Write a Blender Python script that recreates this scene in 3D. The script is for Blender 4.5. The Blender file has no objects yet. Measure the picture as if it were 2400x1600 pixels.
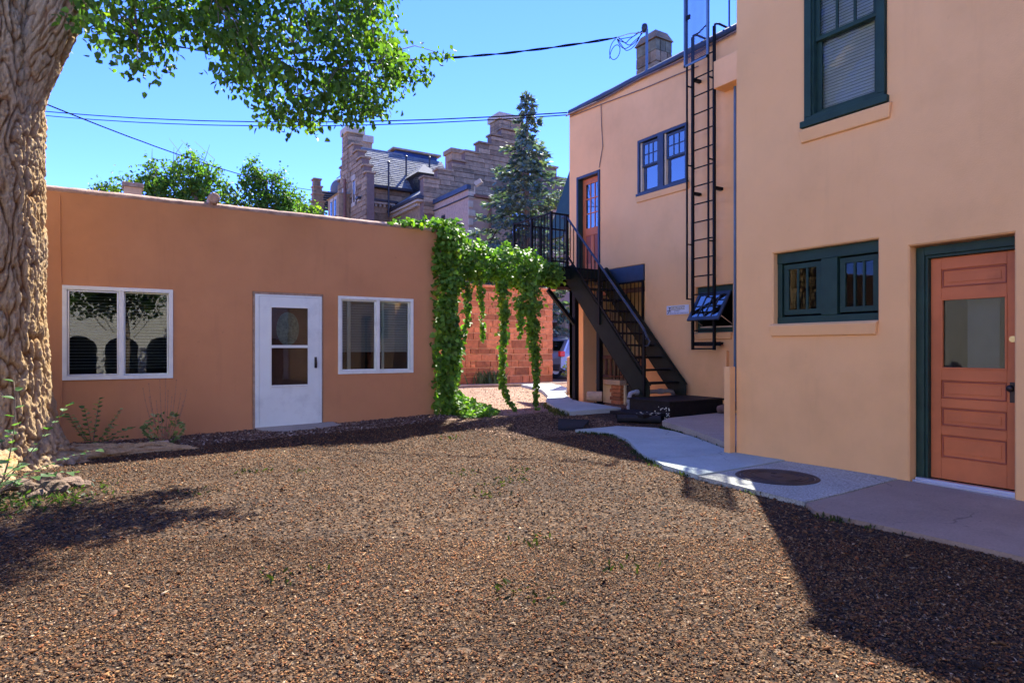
import bpy, bmesh, math, random
import numpy as np
from mathutils import Vector, Matrix, noise
from mathutils.geometry import tessellate_polygon

random.seed(7)
rng = np.random.default_rng(7)
scene = bpy.context.scene
COL = scene.collection
R_ = math.radians

# ------------------------------------------------------------------ camera
cam_d = bpy.data.cameras.new('camera')
cam = bpy.data.objects.new('camera', cam_d)
COL.objects.link(cam)
cam.location = (0, 0, 1.25)
cam.rotation_euler = (R_(90), 0, R_(-32.06))
cam_d.sensor_width = 36.0
cam_d.lens = 22.5
cam_d.shift_y = 17 / 2400
cam_d.clip_start = 0.05
cam_d.clip_end = 4000
scene.camera = cam

# ------------------------------------------------------------------ sky and sun
SUNV = Vector((.594, .55, 1.0)).normalized()           # towards the sun
elev = math.asin(SUNV.z)
world = bpy.data.worlds.new('World')
scene.world = world
world.use_nodes = True
wn = world.node_tree
wn.nodes.clear()
sky = wn.nodes.new('ShaderNodeTexSky')
sky.sky_type = 'NISHITA'
sky.sun_disc = False
sky.sun_elevation = elev
sky.sun_rotation = math.atan2(SUNV.x, SUNV.y)
sky.altitude = 1900
sky.air_density = 0.4
sky.dust_density = 0.0
sky.ozone_density = 6.0
bg = wn.nodes.new('ShaderNodeBackground')
bg.inputs['Strength'].default_value = 0.15
wo = wn.nodes.new('ShaderNodeOutputWorld')
hs = wn.nodes.new('ShaderNodeHueSaturation')           # the photograph's deep blue, over the whole sky
hs.inputs['Saturation'].default_value = 1.155
hs.inputs['Value'].default_value = 1.0
wn.links.new(sky.outputs[0], hs.inputs['Color'])
tn = wn.nodes.new('ShaderNodeMix')
tn.data_type = 'RGBA'; tn.blend_type = 'MULTIPLY'
tn.inputs[0].default_value = 1.0
tn.inputs[7].default_value = (1.05, .675, .95, 1)
wn.links.new(hs.outputs[0], tn.inputs[6])
wn.links.new(tn.outputs[2], bg.inputs['Color'])
wn.links.new(bg.outputs[0], wo.inputs['Surface'])
sun_d = bpy.data.lights.new('sun', 'SUN')
sun_d.energy = 2.1
sun_d.angle = R_(0.55)
sun_d.color = (1.0, 0.94, 0.84)
sun = bpy.data.objects.new('sun', sun_d)
COL.objects.link(sun)
sun.location = (20, 18, 40)
sun.rotation_euler = SUNV.to_track_quat('Z', 'Y').to_euler()

scene.view_settings.view_transform = 'Standard'
scene.view_settings.look = 'None'
scene.view_settings.gamma = 1.0
scene.view_settings.use_curve_mapping = False
scene.view_settings.exposure = 3.02

# ------------------------------------------------------------------ materials
def srgb(r, g, b):
    f = lambda c: (c / 255 / 12.92) if c / 255 <= .04045 else ((c / 255 + .055) / 1.055) ** 2.4
    return (f(r), f(g), f(b), 1)

def new_mat(name):
    m = bpy.data.materials.new(name)
    m.use_nodes = True
    nt = m.node_tree
    nt.nodes.clear()
    out = nt.nodes.new('ShaderNodeOutputMaterial')
    bs = nt.nodes.new('ShaderNodeBsdfPrincipled')
    nt.links.new(bs.outputs[0], out.inputs[0])
    return m, nt, bs, out

def N(nt, t, **kw):
    n = nt.nodes.new(t)
    for k, v in kw.items():
        if k in n.inputs.keys():
            n.inputs[k].default_value = v
        else:
            setattr(n, k, v)
    return n

def ramp(nt, fac, stops):
    r = nt.nodes.new('ShaderNodeValToRGB')
    els = r.color_ramp.elements
    while len(els) < len(stops):
        els.new(.5)
    for e, (p, c) in zip(els, stops):
        e.position = p
        e.color = c if len(c) == 4 else (*c, 1)
    nt.links.new(fac, r.inputs[0])
    return r.outputs[0]

def mixc(nt, fac, a, b, blend='MIX'):
    m = nt.nodes.new('ShaderNodeMix')
    m.data_type = 'RGBA'
    m.blend_type = blend
    for sock, v in ((m.inputs[0], fac), (m.inputs[6], a), (m.inputs[7], b)):
        if hasattr(v, 'links') or hasattr(v, 'is_linked'):
            nt.links.new(v, sock)
        elif isinstance(v, (int, float)):
            sock.default_value = v
        else:
            sock.default_value = v if len(v) == 4 else (*v, 1)
    return m.outputs[2]

def pos(nt, scale=(1, 1, 1)):
    g = nt.nodes.new('ShaderNodeNewGeometry')
    mp = nt.nodes.new('ShaderNodeMapping')
    mp.inputs['Scale'].default_value = scale
    nt.links.new(g.outputs['Position'], mp.inputs[0])
    return mp.outputs[0]

def noise_tex(nt, scale, detail=4, rough=.55, vec=None, sc=(1, 1, 1)):
    n = nt.nodes.new('ShaderNodeTexNoise')
    n.inputs['Scale'].default_value = scale
    n.inputs['Detail'].default_value = detail
    n.inputs['Roughness'].default_value = rough
    nt.links.new(vec if vec is not None else pos(nt, sc), n.inputs['Vector'])
    return n.outputs[0]

def bump(nt, bs, h, strength=.3, dist=.01):
    b = nt.nodes.new('ShaderNodeBump')
    b.inputs['Strength'].default_value = strength
    b.inputs['Distance'].default_value = dist
    nt.links.new(h, b.inputs['Height'])
    nt.links.new(b.outputs[0], bs.inputs['Normal'])

def simple(name, c, rough=.7, var=.12, scale=6, bscale=60, bstr=.2, bdist=.004, metal=0, spec=.4, rand=0, wear=None):
    """colour with mottling, fine relief and, for alike pieces, a tone of its own per object"""
    m, nt, bs, out = new_mat(name)
    c = tuple(c[:3])
    lo = tuple(x * (1 - var) for x in c)
    hi = tuple(min(1, x * (1 + var)) for x in c)
    col = ramp(nt, noise_tex(nt, scale), [(.3, lo), (.7, hi)])
    if wear:
        gr = noise_tex(nt, 2.6, 6, .7)
        col = mixc(nt, ramp(nt, gr, [(.52, (0, 0, 0)), (.75, (.5,) * 3)]), col, tuple(x * .6 for x in c))
        chp = noise_tex(nt, 38, 3, .6)
        col = mixc(nt, ramp(nt, chp, [(.715, (0, 0, 0)), (.73, (.8,) * 3)]), col, wear)
    if rand:
        oi = nt.nodes.new('ShaderNodeObjectInfo')
        tone = ramp(nt, oi.outputs['Random'], [(0, (1 - rand,) * 3), (1, (1 + rand,) * 3)])
        col = mixc(nt, 1.0, col, tone, 'MULTIPLY')
    nt.links.new(col, bs.inputs['Base Color'])
    bs.inputs['Roughness'].default_value = rough
    bs.inputs['Metallic'].default_value = metal
    bs.inputs['Specular IOR Level'].default_value = spec
    if bstr:
        bump(nt, bs, noise_tex(nt, bscale, 3), bstr, bdist)
    return m

def crack_lines(nt, col, scale, dark, width):
    """a few hairline cracks, broken up by a mask"""
    v = nt.nodes.new('ShaderNodeTexVoronoi')
    v.feature = 'DISTANCE_TO_EDGE'
    v.inputs['Scale'].default_value = scale
    g = nt.nodes.new('ShaderNodeNewGeometry')
    ns = nt.nodes.new('ShaderNodeTexNoise')
    ns.inputs['Scale'].default_value = 2.2; ns.inputs['Detail'].default_value = 5
    nt.links.new(g.outputs['Position'], ns.inputs['Vector'])
    ad = nt.nodes.new('ShaderNodeVectorMath'); ad.operation = 'MULTIPLY_ADD'
    nt.links.new(ns.outputs['Color'], ad.inputs[0]); ad.inputs[1].default_value = (.5, .5, .5)
    nt.links.new(g.outputs['Position'], ad.inputs[2])
    nt.links.new(ad.outputs[0], v.inputs['Vector'])
    ln = ramp(nt, v.outputs['Distance'], [(0, (1, 1, 1)), (width, (.6,) * 3), (width * 2, (0, 0, 0))])
    mk = ramp(nt, noise_tex(nt, .8, 2), [(.5, (0, 0, 0)), (.6, (.7,) * 3)])
    return mixc(nt, mixc(nt, 1.0, ln, mk, 'MULTIPLY'), col, dark)

def concrete(name, c, speck=.12):
    m, nt, bs, out = new_mat(name)
    c = tuple(c)
    col = ramp(nt, noise_tex(nt, 1.4, 6, .65), [(.3, tuple(x * .82 for x in c)), (.7, tuple(x * 1.1 for x in c))])
    col = mixc(nt, 1.0, col, ramp(nt, noise_tex(nt, 60, 3), [(.3, (1 - speck,) * 3), (.7, (1 + speck,) * 3)]), 'MULTIPLY')
    st = noise_tex(nt, 3.3, 6, .7)
    col = mixc(nt, ramp(nt, st, [(.58, (0, 0, 0)), (.74, (.5,) * 3)]), col, tuple(x * .6 for x in c))
    sp = noise_tex(nt, 17, 3)
    col = mixc(nt, ramp(nt, sp, [(.70, (0, 0, 0)), (.75, (.6,) * 3)]), col, tuple(x * .45 for x in c))
    col = crack_lines(nt, col, .6, tuple(x * .3 for x in c), .003)
    nt.links.new(col, bs.inputs['Base Color'])
    bs.inputs['Roughness'].default_value = .9
    bs.inputs['Specular IOR Level'].default_value = .25
    bump(nt, bs, noise_tex(nt, 90, 4), .3, .004)
    return m

def stucco(name, c, c2, stain, warm):
    m, nt, bs, out = new_mat(name)
    big = noise_tex(nt, .9, 3, .5)
    mid = noise_tex(nt, 3.2, 5, .6)
    col = ramp(nt, big, [(.32, c), (.68, c2)])
    col = mixc(nt, ramp(nt, mid, [(.55, (0, 0, 0)), (.8, (.45,) * 3)]), col, warm)
    st = noise_tex(nt, 1.0, 6, .7, sc=(5, 5, .55))       # rain streaks
    col = mixc(nt, ramp(nt, st, [(.56, (0, 0, 0)), (.78, (.38,) * 3)]), col, stain)
    sp = noise_tex(nt, 9, 4, .6)                          # small scuffs
    col = mixc(nt, ramp(nt, sp, [(.68, (0, 0, 0)), (.74, (.35,) * 3)]), col, stain)
    bl = noise_tex(nt, .55, 5, .65)                       # faded and patched areas
    col = mixc(nt, 1.0, col, ramp(nt, bl, [(.3, (.86, .85, .84)), (.52, (1, 1, 1)), (.72, (1.06, 1.05, 1.05))]), 'MULTIPLY')
    nt.links.new(col, bs.inputs['Base Color'])
    bs.inputs['Roughness'].default_value = .92
    bs.inputs['Specular IOR Level'].default_value = .2
    a = noise_tex(nt, 70, 4, .6)
    b = noise_tex(nt, 4, 3, .5)
    ad = nt.nodes.new('ShaderNodeMath')
    ad.operation = 'MULTIPLY_ADD'
    nt.links.new(b, ad.inputs[0])
    ad.inputs[1].default_value = 2.2
    nt.links.new(a, ad.inputs[2])
    bump(nt, bs, ad.outputs[0], .35, .008)
    return m

def leaf_mat(name, trans=.45, gloss=.35):
    m, nt, bs, out = new_mat(name)
    at = nt.nodes.new('ShaderNodeAttribute')
    at.attribute_name = 'Col'
    nt.links.new(at.outputs['Color'], bs.inputs['Base Color'])
    bs.inputs['Roughness'].default_value = .5
    bs.inputs['Specular IOR Level'].default_value = gloss
    tr = nt.nodes.new('ShaderNodeBsdfTranslucent')
    tc = mixc(nt, 1.0, at.outputs['Color'], (1.5, 1.75, .55, 1), 'MULTIPLY')
    nt.links.new(tc, tr.inputs[0])
    mx = nt.nodes.new('ShaderNodeMixShader')
    mx.inputs[0].default_value = trans
    nt.links.new(bs.outputs[0], mx.inputs[1])
    nt.links.new(tr.outputs[0], mx.inputs[2])
    nt.links.new(mx.outputs[0], out.inputs[0])
    return m

def attr_mat(name, rough=.9, bscale=120, bstr=.3, bdist=.003, var=.25):
    m, nt, bs, out = new_mat(name)
    at = nt.nodes.new('ShaderNodeAttribute')
    at.attribute_name = 'Col'
    v = ramp(nt, noise_tex(nt, 45, 3), [(.3, (1 - var,) * 3), (.7, (1 + var,) * 3)])
    nt.links.new(mixc(nt, 1.0, at.outputs['Color'], v, 'MULTIPLY'), bs.inputs['Base Color'])
    bs.inputs['Roughness'].default_value = rough
    bs.inputs['Specular IOR Level'].default_value = .25
    bump(nt, bs, noise_tex(nt, bscale, 3), bstr, bdist)
    return m

def glass_mat(name, ior=1.7, tint=(.80, .86, .84), wave=.0):
    m, nt, bs, out = new_mat(name)
    nt.nodes.remove(bs)
    fr = N(nt, 'ShaderNodeFresnel', IOR=ior)
    tr = nt.nodes.new('ShaderNodeBsdfTransparent')
    tr.inputs[0].default_value = (*tint, 1)
    gl = nt.nodes.new('ShaderNodeBsdfGlossy')
    gl.inputs['Roughness'].default_value = .01
    if wave:
        b = nt.nodes.new('ShaderNodeBump')
        b.inputs['Strength'].default_value = wave
        b.inputs['Distance'].default_value = .01
        nt.links.new(noise_tex(nt, 5, 1), b.inputs['Height'])
        nt.links.new(b.outputs[0], gl.inputs['Normal'])
    mx = nt.nodes.new('ShaderNodeMixShader')
    nt.links.new(fr.outputs[0], mx.inputs[0])
    nt.links.new(tr.outputs[0], mx.inputs[1])
    nt.links.new(gl.outputs[0], mx.inputs[2])
    nt.links.new(mx.outputs[0], out.inputs[0])
    return m

def ground_mat():
    m, nt, bs, out = new_mat('gravel_ground')
    at = nt.nodes.new('ShaderNodeAttribute')
    at.attribute_name = 'Col'
    sep = nt.nodes.new('ShaderNodeSeparateColor')
    nt.links.new(at.outputs['Color'], sep.inputs[0])
    vor = nt.nodes.new('ShaderNodeTexVoronoi')
    vor.inputs['Scale'].default_value = 62
    nt.links.new(pos(nt), vor.inputs['Vector'])
    sv = nt.nodes.new('ShaderNodeSeparateColor')
    nt.links.new(vor.outputs['Color'], sv.inputs[0])
    chips = ramp(nt, sv.outputs[0], [(0, (.014, .011, .009)), (.35, (.036, .023, .015)), (.62, (.072, .042, .022)), (.85, (.12, .072, .038)), (1, (.16, .12, .085))])
    patch = ramp(nt, noise_tex(nt, .7, 5, .6), [(.35, (.72, .70, .70)), (.65, (1.12, 1.08, 1.0))])
    chips = mixc(nt, 1.0, chips, patch, 'MULTIPLY')
    fine = ramp(nt, noise_tex(nt, 55, 4, .7), [(.3, (.20, .125, .085)), (.5, (.27, .175, .12)), (.75, (.35, .25, .18))])
    fine = mixc(nt, 1.0, fine, ramp(nt, noise_tex(nt, 1.3, 4), [(.35, (.85,) * 3), (.65, (1.1,) * 3)]), 'MULTIPLY')
    mul = ramp(nt, sv.outputs[1], [(0, (.05, .033, .028)), (.5, (.13, .085, .07)), (1, (.26, .19, .165))])
    col = mixc(nt, sep.outputs[1], chips, fine)
    col = mixc(nt, sep.outputs[2], col, mul)
    nt.links.new(col, bs.inputs['Base Color'])
    bs.inputs['Roughness'].default_value = .95
    bs.inputs['Specular IOR Level'].default_value = .15
    bump(nt, bs, vor.outputs['Distance'], .6, .01)
    return m

def bark_mat():
    m, nt, bs, out = new_mat('cottonwood_bark')
    at = nt.nodes.new('ShaderNodeAttribute')
    at.attribute_name = 'Col'
    sep = nt.nodes.new('ShaderNodeSeparateColor')
    nt.links.new(at.outputs['Color'], sep.inputs[0])
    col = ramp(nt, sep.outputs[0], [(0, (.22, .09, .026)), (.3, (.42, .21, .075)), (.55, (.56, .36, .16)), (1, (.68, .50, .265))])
    fib = noise_tex(nt, 16, 6, .7, sc=(3, 3, .7))
    col = mixc(nt, 1.0, col, ramp(nt, fib, [(.3, (.62, .60, .58)), (.7, (1.18, 1.16, 1.14))]), 'MULTIPLY')
    big = noise_tex(nt, 1.6, 3)
    col = mixc(nt, ramp(nt, big, [(.45, (0, 0, 0)), (.75, (.5,) * 3)]), col, (.46, .38, .28))
    nt.links.new(col, bs.inputs['Base Color'])
    bs.inputs['Roughness'].default_value = .95
    bs.inputs['Specular IOR Level'].default_value = .15
    bump(nt, bs, noise_tex(nt, 22, 8, .75, sc=(3, 3, 1.1)), 1.0, .03)
    return m

M = {}
M['stuc_l'] = stucco('brown_stucco', (.58, .275, .118), (.63, .305, .132), (.44, .21, .10), (.64, .29, .122))
M['stuc_r'] = stucco('peach_stucco', (.88, .49, .20), (.90, .51, .215), (.76, .42, .175), (.90, .485, .19))
M['cap'] = simple('parapet_plaster', (.42, .29, .22), .95, .3, 9, 50, .6, .02)
M['white'] = simple('white_vinyl', (.82, .87, .74), .45, .05, 8, 80, .05, wear=(.55, .52, .45))
M['whitedoor'] = simple('white_painted_metal', (.80, .88, .78), .4, .04, 3, 30, .06, wear=(.6, .6, .55))
M['rawwood'] = simple('weathered_wood', (.36, .25, .16), .85, .3, 14, 40, .4)
M['green'] = simple('dark_green_paint', (.020, .052, .036), .5, .2, 5, 40, .15, spec=.25, wear=(.06, .085, .07))
M['red'] = simple('terracotta_paint', (.60, .165, .048), .55, .14, 2.2, 40, .15, wear=(.36, .16, .10))
M['redline'] = simple('terracotta_paint_dark', (.36, .09, .042), .55, .12, 3, 40, .15)  # darker terracotta for mouldings and recessed panels
M['iron'] = simple('black_iron', (.007, .008, .008), .6, .3, 12, 60, .25, spec=.15)
M['irongreen'] = simple('dark_olive_steel_paint', (.011, .017, .011), .6, .25, 5, 40, .2, spec=.15)
M['deck'] = simple('black_platform_paint', (.011, .012, .014), .6, .35, 14, 60, .4, spec=.2)
M['blueiron'] = simple('blue_grey_iron', (.03, .05, .085), .5, .2, 6, 40, .2)
M['glass'] = glass_mat('window_glass', 1.65, wave=.02)
M['glass_old'] = glass_mat('old_window_glass', 1.32, (.82, .86, .84), wave=.05)
M['glass_sky'] = glass_mat('clean_window_glass', 4.4, (.5, .55, .6))
M['dark'] = simple('dark_interior', (.02, .019, .018), .9, .2)  # near-black colour stands in for the lack of light in rooms and openings
M['room'] = simple('dim_room_wall', (.11, .10, .09), .9, .1)
M['blind'] = simple('pale_blind', (.62, .62, .58), .5, .05)
M['blinddark'] = simple('grey_blind', (.36, .37, .36), .5, .05)
M['screen'] = simple('insect_screen', (.12, .12, .12), .8, .1)
M['innerdoor'] = simple('inner_door_wood', (.24, .085, .05), .5, .2, 5, 40, .2)
M['frosted'] = simple('patterned_glass', (.30, .30, .22), .35, .4, 30, 60, .5)
M['conc'] = concrete('concrete', (.38, .45, .41))
M['concagg'] = concrete('exposed_aggregate_concrete', (.37, .38, .32), .38)
M['concred'] = concrete('red_tinted_concrete', (.33, .245, .175))
M['concbrown'] = concrete('brown_concrete', (.37, .33, .26), .2)
M['sub'] = simple('soil_bed', (.12, .085, .065), .95, .3, 10, 60, .4)
M['cast'] = simple('cast_iron', (.055, .043, .040), .6, .3, 8, 60, .4, metal=.4)
M['alu'] = simple('aluminium', (.55, .57, .60), .35, .08, 6, 50, .1, metal=.8)
M['brass'] = simple('brass', (.55, .42, .18), .35, .1, metal=.9)
M['knob'] = simple('dark_bronze', (.05, .04, .035), .4, .1, metal=.7)
M['red_stone'] = simple('red_sandstone', (.50, .195, .085), .92, .25, 7, 30, .8, .02, rand=.38)
M['red_mortar'] = simple('pale_mortar', (.74, .47, .29), .95, .12, 10, 60, .4)
M['brown_stone'] = simple('brown_sandstone', (.27, .185, .10), .92, .28, 5, 20, .8, .03, rand=.34)
M['brown_mortar'] = simple('grey_brown_mortar', (.17, .115, .088), .95, .15)
M['mossy_stone'] = simple('mossy_stone', (.17, .155, .09), .95, .4, 6, 30, .8, .02, rand=.2)
M['cream_stone'] = simple('cream_stone_trim', (.42, .36, .26), .9, .15, 5, 40, .3)
M['shingle'] = simple('grey_slate', (.165, .175, .172), .85, .12, 3, 40, .3, spec=.15, rand=.18)
M['slatebase'] = simple('roof_underlay', (.045, .048, .05), .9, .1)
M['gutter'] = simple('dark_gutter', (.028, .027, .030), .5, .1)
M['blueroof'] = simple('blue_sheet', (.015, .045, .14), .6, .3, 2, 20, .3)
M['pink'] = simple('pink_rough_render', (.46, .32, .22), .95, .16, 9, 14, 1.0, .06)
M['tan'] = simple('tan_render', (.37, .25, .17), .95, .16, 2.5, 50, .4)
M['cream'] = simple('cream_paint', (.78, .68, .44), .7, .12, 5, 50, .2)
M['brownwood'] = simple('brown_stained_wood', (.17, .075, .045), .7, .25, 8, 40, .3)
M['post'] = simple('cedar_post', (.38, .20, .11), .85, .25, 9, 40, .4)
M['timber'] = simple('pale_timber', (.52, .40, .27), .85, .2, 8, 40, .3)
M['rock'] = simple('tan_rock', (.15, .10, .07), .95, .35, 9, 30, 1.0, .03, rand=.25)
M['pvc'] = simple('grey_pvc', (.28, .30, .31), .5, .2, 10, 40, .2)
M['rubber'] = simple('black_rubber', (.015, .016, .018), .7, .2, 10, 60, .3)
M['hose'] = simple('dusty_hose', (.20, .13, .10), .8, .3, 9, 40, .3)
M['cable'] = simple('black_cable', (.006, .006, .008), .9, .1, bstr=0, spec=.03)
M['carpaint'] = simple('silver_blue_car_paint', (.22, .27, .36), .25, .05, 3, 30, .02, metal=.3)
M['tail'] = simple('red_lens', (.55, .02, .02), .2, .1)
M['conblock'] = simple('grey_stone_block', (.27, .22, .17), .95, .2, 6, 40, .6, rand=.2)
M['mulch'] = attr_mat('wood_mulch')
M['chips'] = attr_mat('gravel_chips')
M['ground'] = ground_mat()
M['bark'] = bark_mat()
M['twig'] = simple('grey_brown_twig', (.23, .17, .12), .9, .25, 12, 60, .4)
M['leaf'] = leaf_mat('leaf', .45, .22)
M['leafgloss'] = leaf_mat('glossy_leaf', .42, .3)
M['needle'] = leaf_mat('needles', .2, .04)
M['white_stucco'] = simple('white_stucco', (.80, .76, .67), .9, .06, 3, 60, .3)
M['greyroof'] = simple('light_grey_roof', (.42, .43, .44), .8, .12, 6, 30, .3)
M['sign'] = simple('sign_white', (.70, .72, .75), .4, .06, 12)
M['signink'] = simple('sign_black', (.015, .015, .03), .5, .1)
M['signblue'] = simple('sign_faded_ink', (.10, .12, .18), .5, .1)
M['signyellow'] = simple('sign_faded_yellow', (.42, .37, .25), .5, .12)
M['pipe_blue'] = simple('painted_conduit', (.09, .16, .24), .5, .15)

# ------------------------------------------------------------------ mesh helpers
class MB:
    def __init__(s):
        s.v = []
        s.f = []
    def add(s, vs, fs):
        o = len(s.v)
        s.v += [tuple(p) for p in vs]
        s.f += [tuple(i + o for i in f) for f in fs]
        return s
    def box(s, x0, x1, y0, y1, z0, z1):
        x0, x1 = min(x0, x1), max(x0, x1); y0, y1 = min(y0, y1), max(y0, y1); z0, z1 = min(z0, z1), max(z0, z1)
        return s.add([(x0, y0, z0), (x1, y0, z0), (x1, y1, z0), (x0, y1, z0), (x0, y0, z1), (x1, y0, z1), (x1, y1, z1), (x0, y1, z1)],
                     [(0, 3, 2, 1), (4, 5, 6, 7), (0, 1, 5, 4), (1, 2, 6, 5), (2, 3, 7, 6), (3, 0, 4, 7)])
    def beam(s, a, b, w, h, up=(0, 0, 1)):
        a = Vector(a); b = Vector(b)
        d = (b - a).normalized()
        u = Vector(up)
        sd = d.cross(u)
        if sd.length < 1e-4:
            sd = d.cross(Vector((0, 1, 0)))
        sd.normalize()
        u = sd.cross(d).normalized()
        vs = []
        for p in (a, b):
            for i, j in ((-1, -1), (1, -1), (1, 1), (-1, 1)):
                vs.append(p + sd * (i * w / 2) + u * (j * h / 2))
        return s.add(vs, [(0, 1, 2, 3)[::-1], (4, 5, 6, 7), (0, 1, 5, 4), (1, 2, 6, 5), (2, 3, 7, 6), (3, 0, 4, 7)])
    def tube(s, pts, r, n=8, cap=True):
        pts = [Vector(p) for p in pts]
        rs = r if isinstance(r, (list, tuple)) else [r] * len(pts)
        rings = []
        prev = None
        for i, p in enumerate(pts):
            t = (pts[min(i + 1, len(pts) - 1)] - pts[max(i - 1, 0)])
            if t.length < 1e-6:
                t = Vector((0, 0, 1))
            t.normalize()
            if prev is None:
                a = t.cross(Vector((0, 0, 1)))
                if a.length < .1:
                    a = t.cross(Vector((1, 0, 0)))
            else:
                a = prev - t * prev.dot(t)
            a.normalize()
            prev = a
            b = t.cross(a)
            rings.append([p + (a * math.cos(2 * math.pi * k / n) + b * math.sin(2 * math.pi * k / n)) * rs[i] for k in range(n)])
        vs = [v for rg in rings for v in rg]
        fs = []
        for i in range(len(pts) - 1):
            for k in range(n):
                fs.append((i * n + k, i * n + (k + 1) % n, (i + 1) * n + (k + 1) % n, (i + 1) * n + k))
        if cap:
            fs.append(tuple(range(n))[::-1])
            fs.append(tuple((len(pts) - 1) * n + k for k in range(n)))
        return s.add(vs, fs)
    def prism(s, poly, zt, zb):
        """upright prism; zt and zb are numbers or functions of x, y"""
        ft = zt if callable(zt) else (lambda x, y: zt)
        fb = zb if callable(zb) else (lambda x, y: zb)
        n = len(poly)
        vs = [(x, y, ft(x, y)) for x, y in poly] + [(x, y, fb(x, y)) for x, y in poly]
        tri = tessellate_polygon([[Vector((x, y, 0)) for x, y in poly]])
        area = sum(poly[i][0] * poly[(i + 1) % n][1] - poly[(i + 1) % n][0] * poly[i][1] for i in range(n))
        fs = []
        for t in tri:
            a, b, c = [poly[i] for i in t]
            ccw = (b[0] - a[0]) * (c[1] - a[1]) - (b[1] - a[1]) * (c[0] - a[0]) > 0
            t = tuple(t) if ccw else tuple(t)[::-1]
            fs.append(t)
            fs.append(tuple(i + n for i in t[::-1]))
        for i in range(n):
            j = (i + 1) % n
            fs.append((i, i + n, j + n, j) if area > 0 else (j, j + n, i + n, i))
        return s.add(vs, fs)
    def slab(s, poly, thick):
        """extrude a 3-D polygon along a vector"""
        n = len(poly)
        t = Vector(thick)
        vs = [Vector(p) for p in poly] + [Vector(p) + t for p in poly]
        fs = [tuple(range(n)), tuple(range(2 * n - 1, n - 1, -1))] + [(i, i + n, (i + 1) % n + n, (i + 1) % n) for i in range(n)]
        return s.add(vs, fs)
    def lathe(s, prof, c, n=24, axis='z'):
        vs = []
        for r, h in prof:
            for k in range(n):
                a = 2 * math.pi * k / n
                p = (r * math.cos(a), r * math.sin(a), h)
                if axis == 'x': p = (h, p[0], p[1])
                if axis == 'y': p = (p[0], h, p[1])
                vs.append((c[0] + p[0], c[1] + p[1], c[2] + p[2]))
        fs = [(i * n + k, i * n + (k + 1) % n, (i + 1) * n + (k + 1) % n, (i + 1) * n + k) for i in range(len(prof) - 1) for k in range(n)]
        fs.append(tuple(range(n))[::-1])
        fs.append(tuple((len(prof) - 1) * n + k for k in range(n)))
        return s.add(vs, fs)
    def build(s, name, mat, parent=None, bevel=0, smooth=False, fix=True):
        me = bpy.data.meshes.new(name)
        me.from_pydata(s.v, [], s.f)
        if fix:
            bm = bmesh.new(); bm.from_mesh(me)
            bmesh.ops.recalc_face_normals(bm, faces=bm.faces)
            bm.to_mesh(me); bm.free()
        if smooth:
            me.shade_smooth()
        me.update()
        return link(name, me, mat, parent, bevel)

ROOT = {}
def link(name, me, mat, parent=None, bevel=0):
    if mat is not None and not me.materials:
        me.materials.append(M[mat] if isinstance(mat, str) else mat)
    o = bpy.data.objects.new(name, me)
    COL.objects.link(o)
    if parent is not None:
        par(o, parent)
    if bevel:
        b = o.modifiers.new('bevel', 'BEVEL')
        b.width = bevel
        b.segments = 2
        b.limit_method = 'ANGLE'
        b.angle_limit = R_(40)
    return o

def wmat(o):
    m = Matrix.Translation(o.location) if o.type == 'EMPTY' else o.matrix_basis.copy()
    return m

def par(o, p):
    """keep the child's world placement: only empties carry an offset here"""
    o.parent = p
    off = Vector((0, 0, 0))
    q = p
    while q is not None:
        if q.type == 'EMPTY':
            off += Vector(q.location)
        q = q.parent
    o.matrix_parent_inverse = Matrix.Translation(-off) if p.type == 'EMPTY' else Matrix.Identity(4)

def thing(name, label, cat, loc=(0, 0, 0), group=None):
    o = bpy.data.objects.new(name, None)
    COL.objects.link(o)
    o.location = loc
    o.empty_display_size = .2
    tag(o, label, cat, group)
    return o

def tag(o, label=None, cat=None, group=None, kind=None):
    if label: o['label'] = label
    if cat: o['category'] = cat
    if group: o['group'] = group
    if kind: o['kind'] = kind
    return o

def mesh_np(name, verts, faces, mat, parent=None, col=None, smooth=False):
    """verts (N,3); faces (M,k); optional per-vertex colour (N,3)"""
    me = bpy.data.meshes.new(name)
    nv, nf, k = len(verts), len(faces), faces.shape[1]
    me.vertices.add(nv)
    me.vertices.foreach_set('co', verts.astype(np.float32).ravel())
    me.loops.add(nf * k)
    me.loops.foreach_set('vertex_index', faces.astype(np.int32).ravel())
    me.polygons.add(nf)
    me.polygons.foreach_set('loop_start', np.arange(0, nf * k, k, dtype=np.int32))
    if col is not None:
        a = me.color_attributes.new('Col', 'FLOAT_COLOR', 'POINT')
        c = np.ones((nv, 4), np.float32)
        c[:, :3] = col
        a.data.foreach_set('color', c.ravel())
    me.update(calc_edges=True)
    if smooth:
        me.shade_smooth()
    me.validate()
    return link(name, me, mat, parent)

def unit(v):
    return v / np.maximum(np.linalg.norm(v, axis=-1, keepdims=True), 1e-9)

LEAF_V = np.array([(0, 0, 0), (.34, .26, .10), (.27, .62, .08), (0, 1, -.06), (-.27, .62, .08), (-.34, .26, .10)])
LEAF_F = np.array([(0, 1, 2, 3), (0, 3, 4, 5)])
IVY_V = np.array([(0, 0, 0), (.46, .12, .08), (.40, .55, .10), (0, 1, -.10), (-.40, .55, .10), (-.46, .12, .08)])
NEED_V = np.array([(0, 0, 0), (.10, .3, .02), (.09, .7, .02), (0, 1, 0), (-.09, .7, .02), (-.10, .3, .02)])

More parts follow.
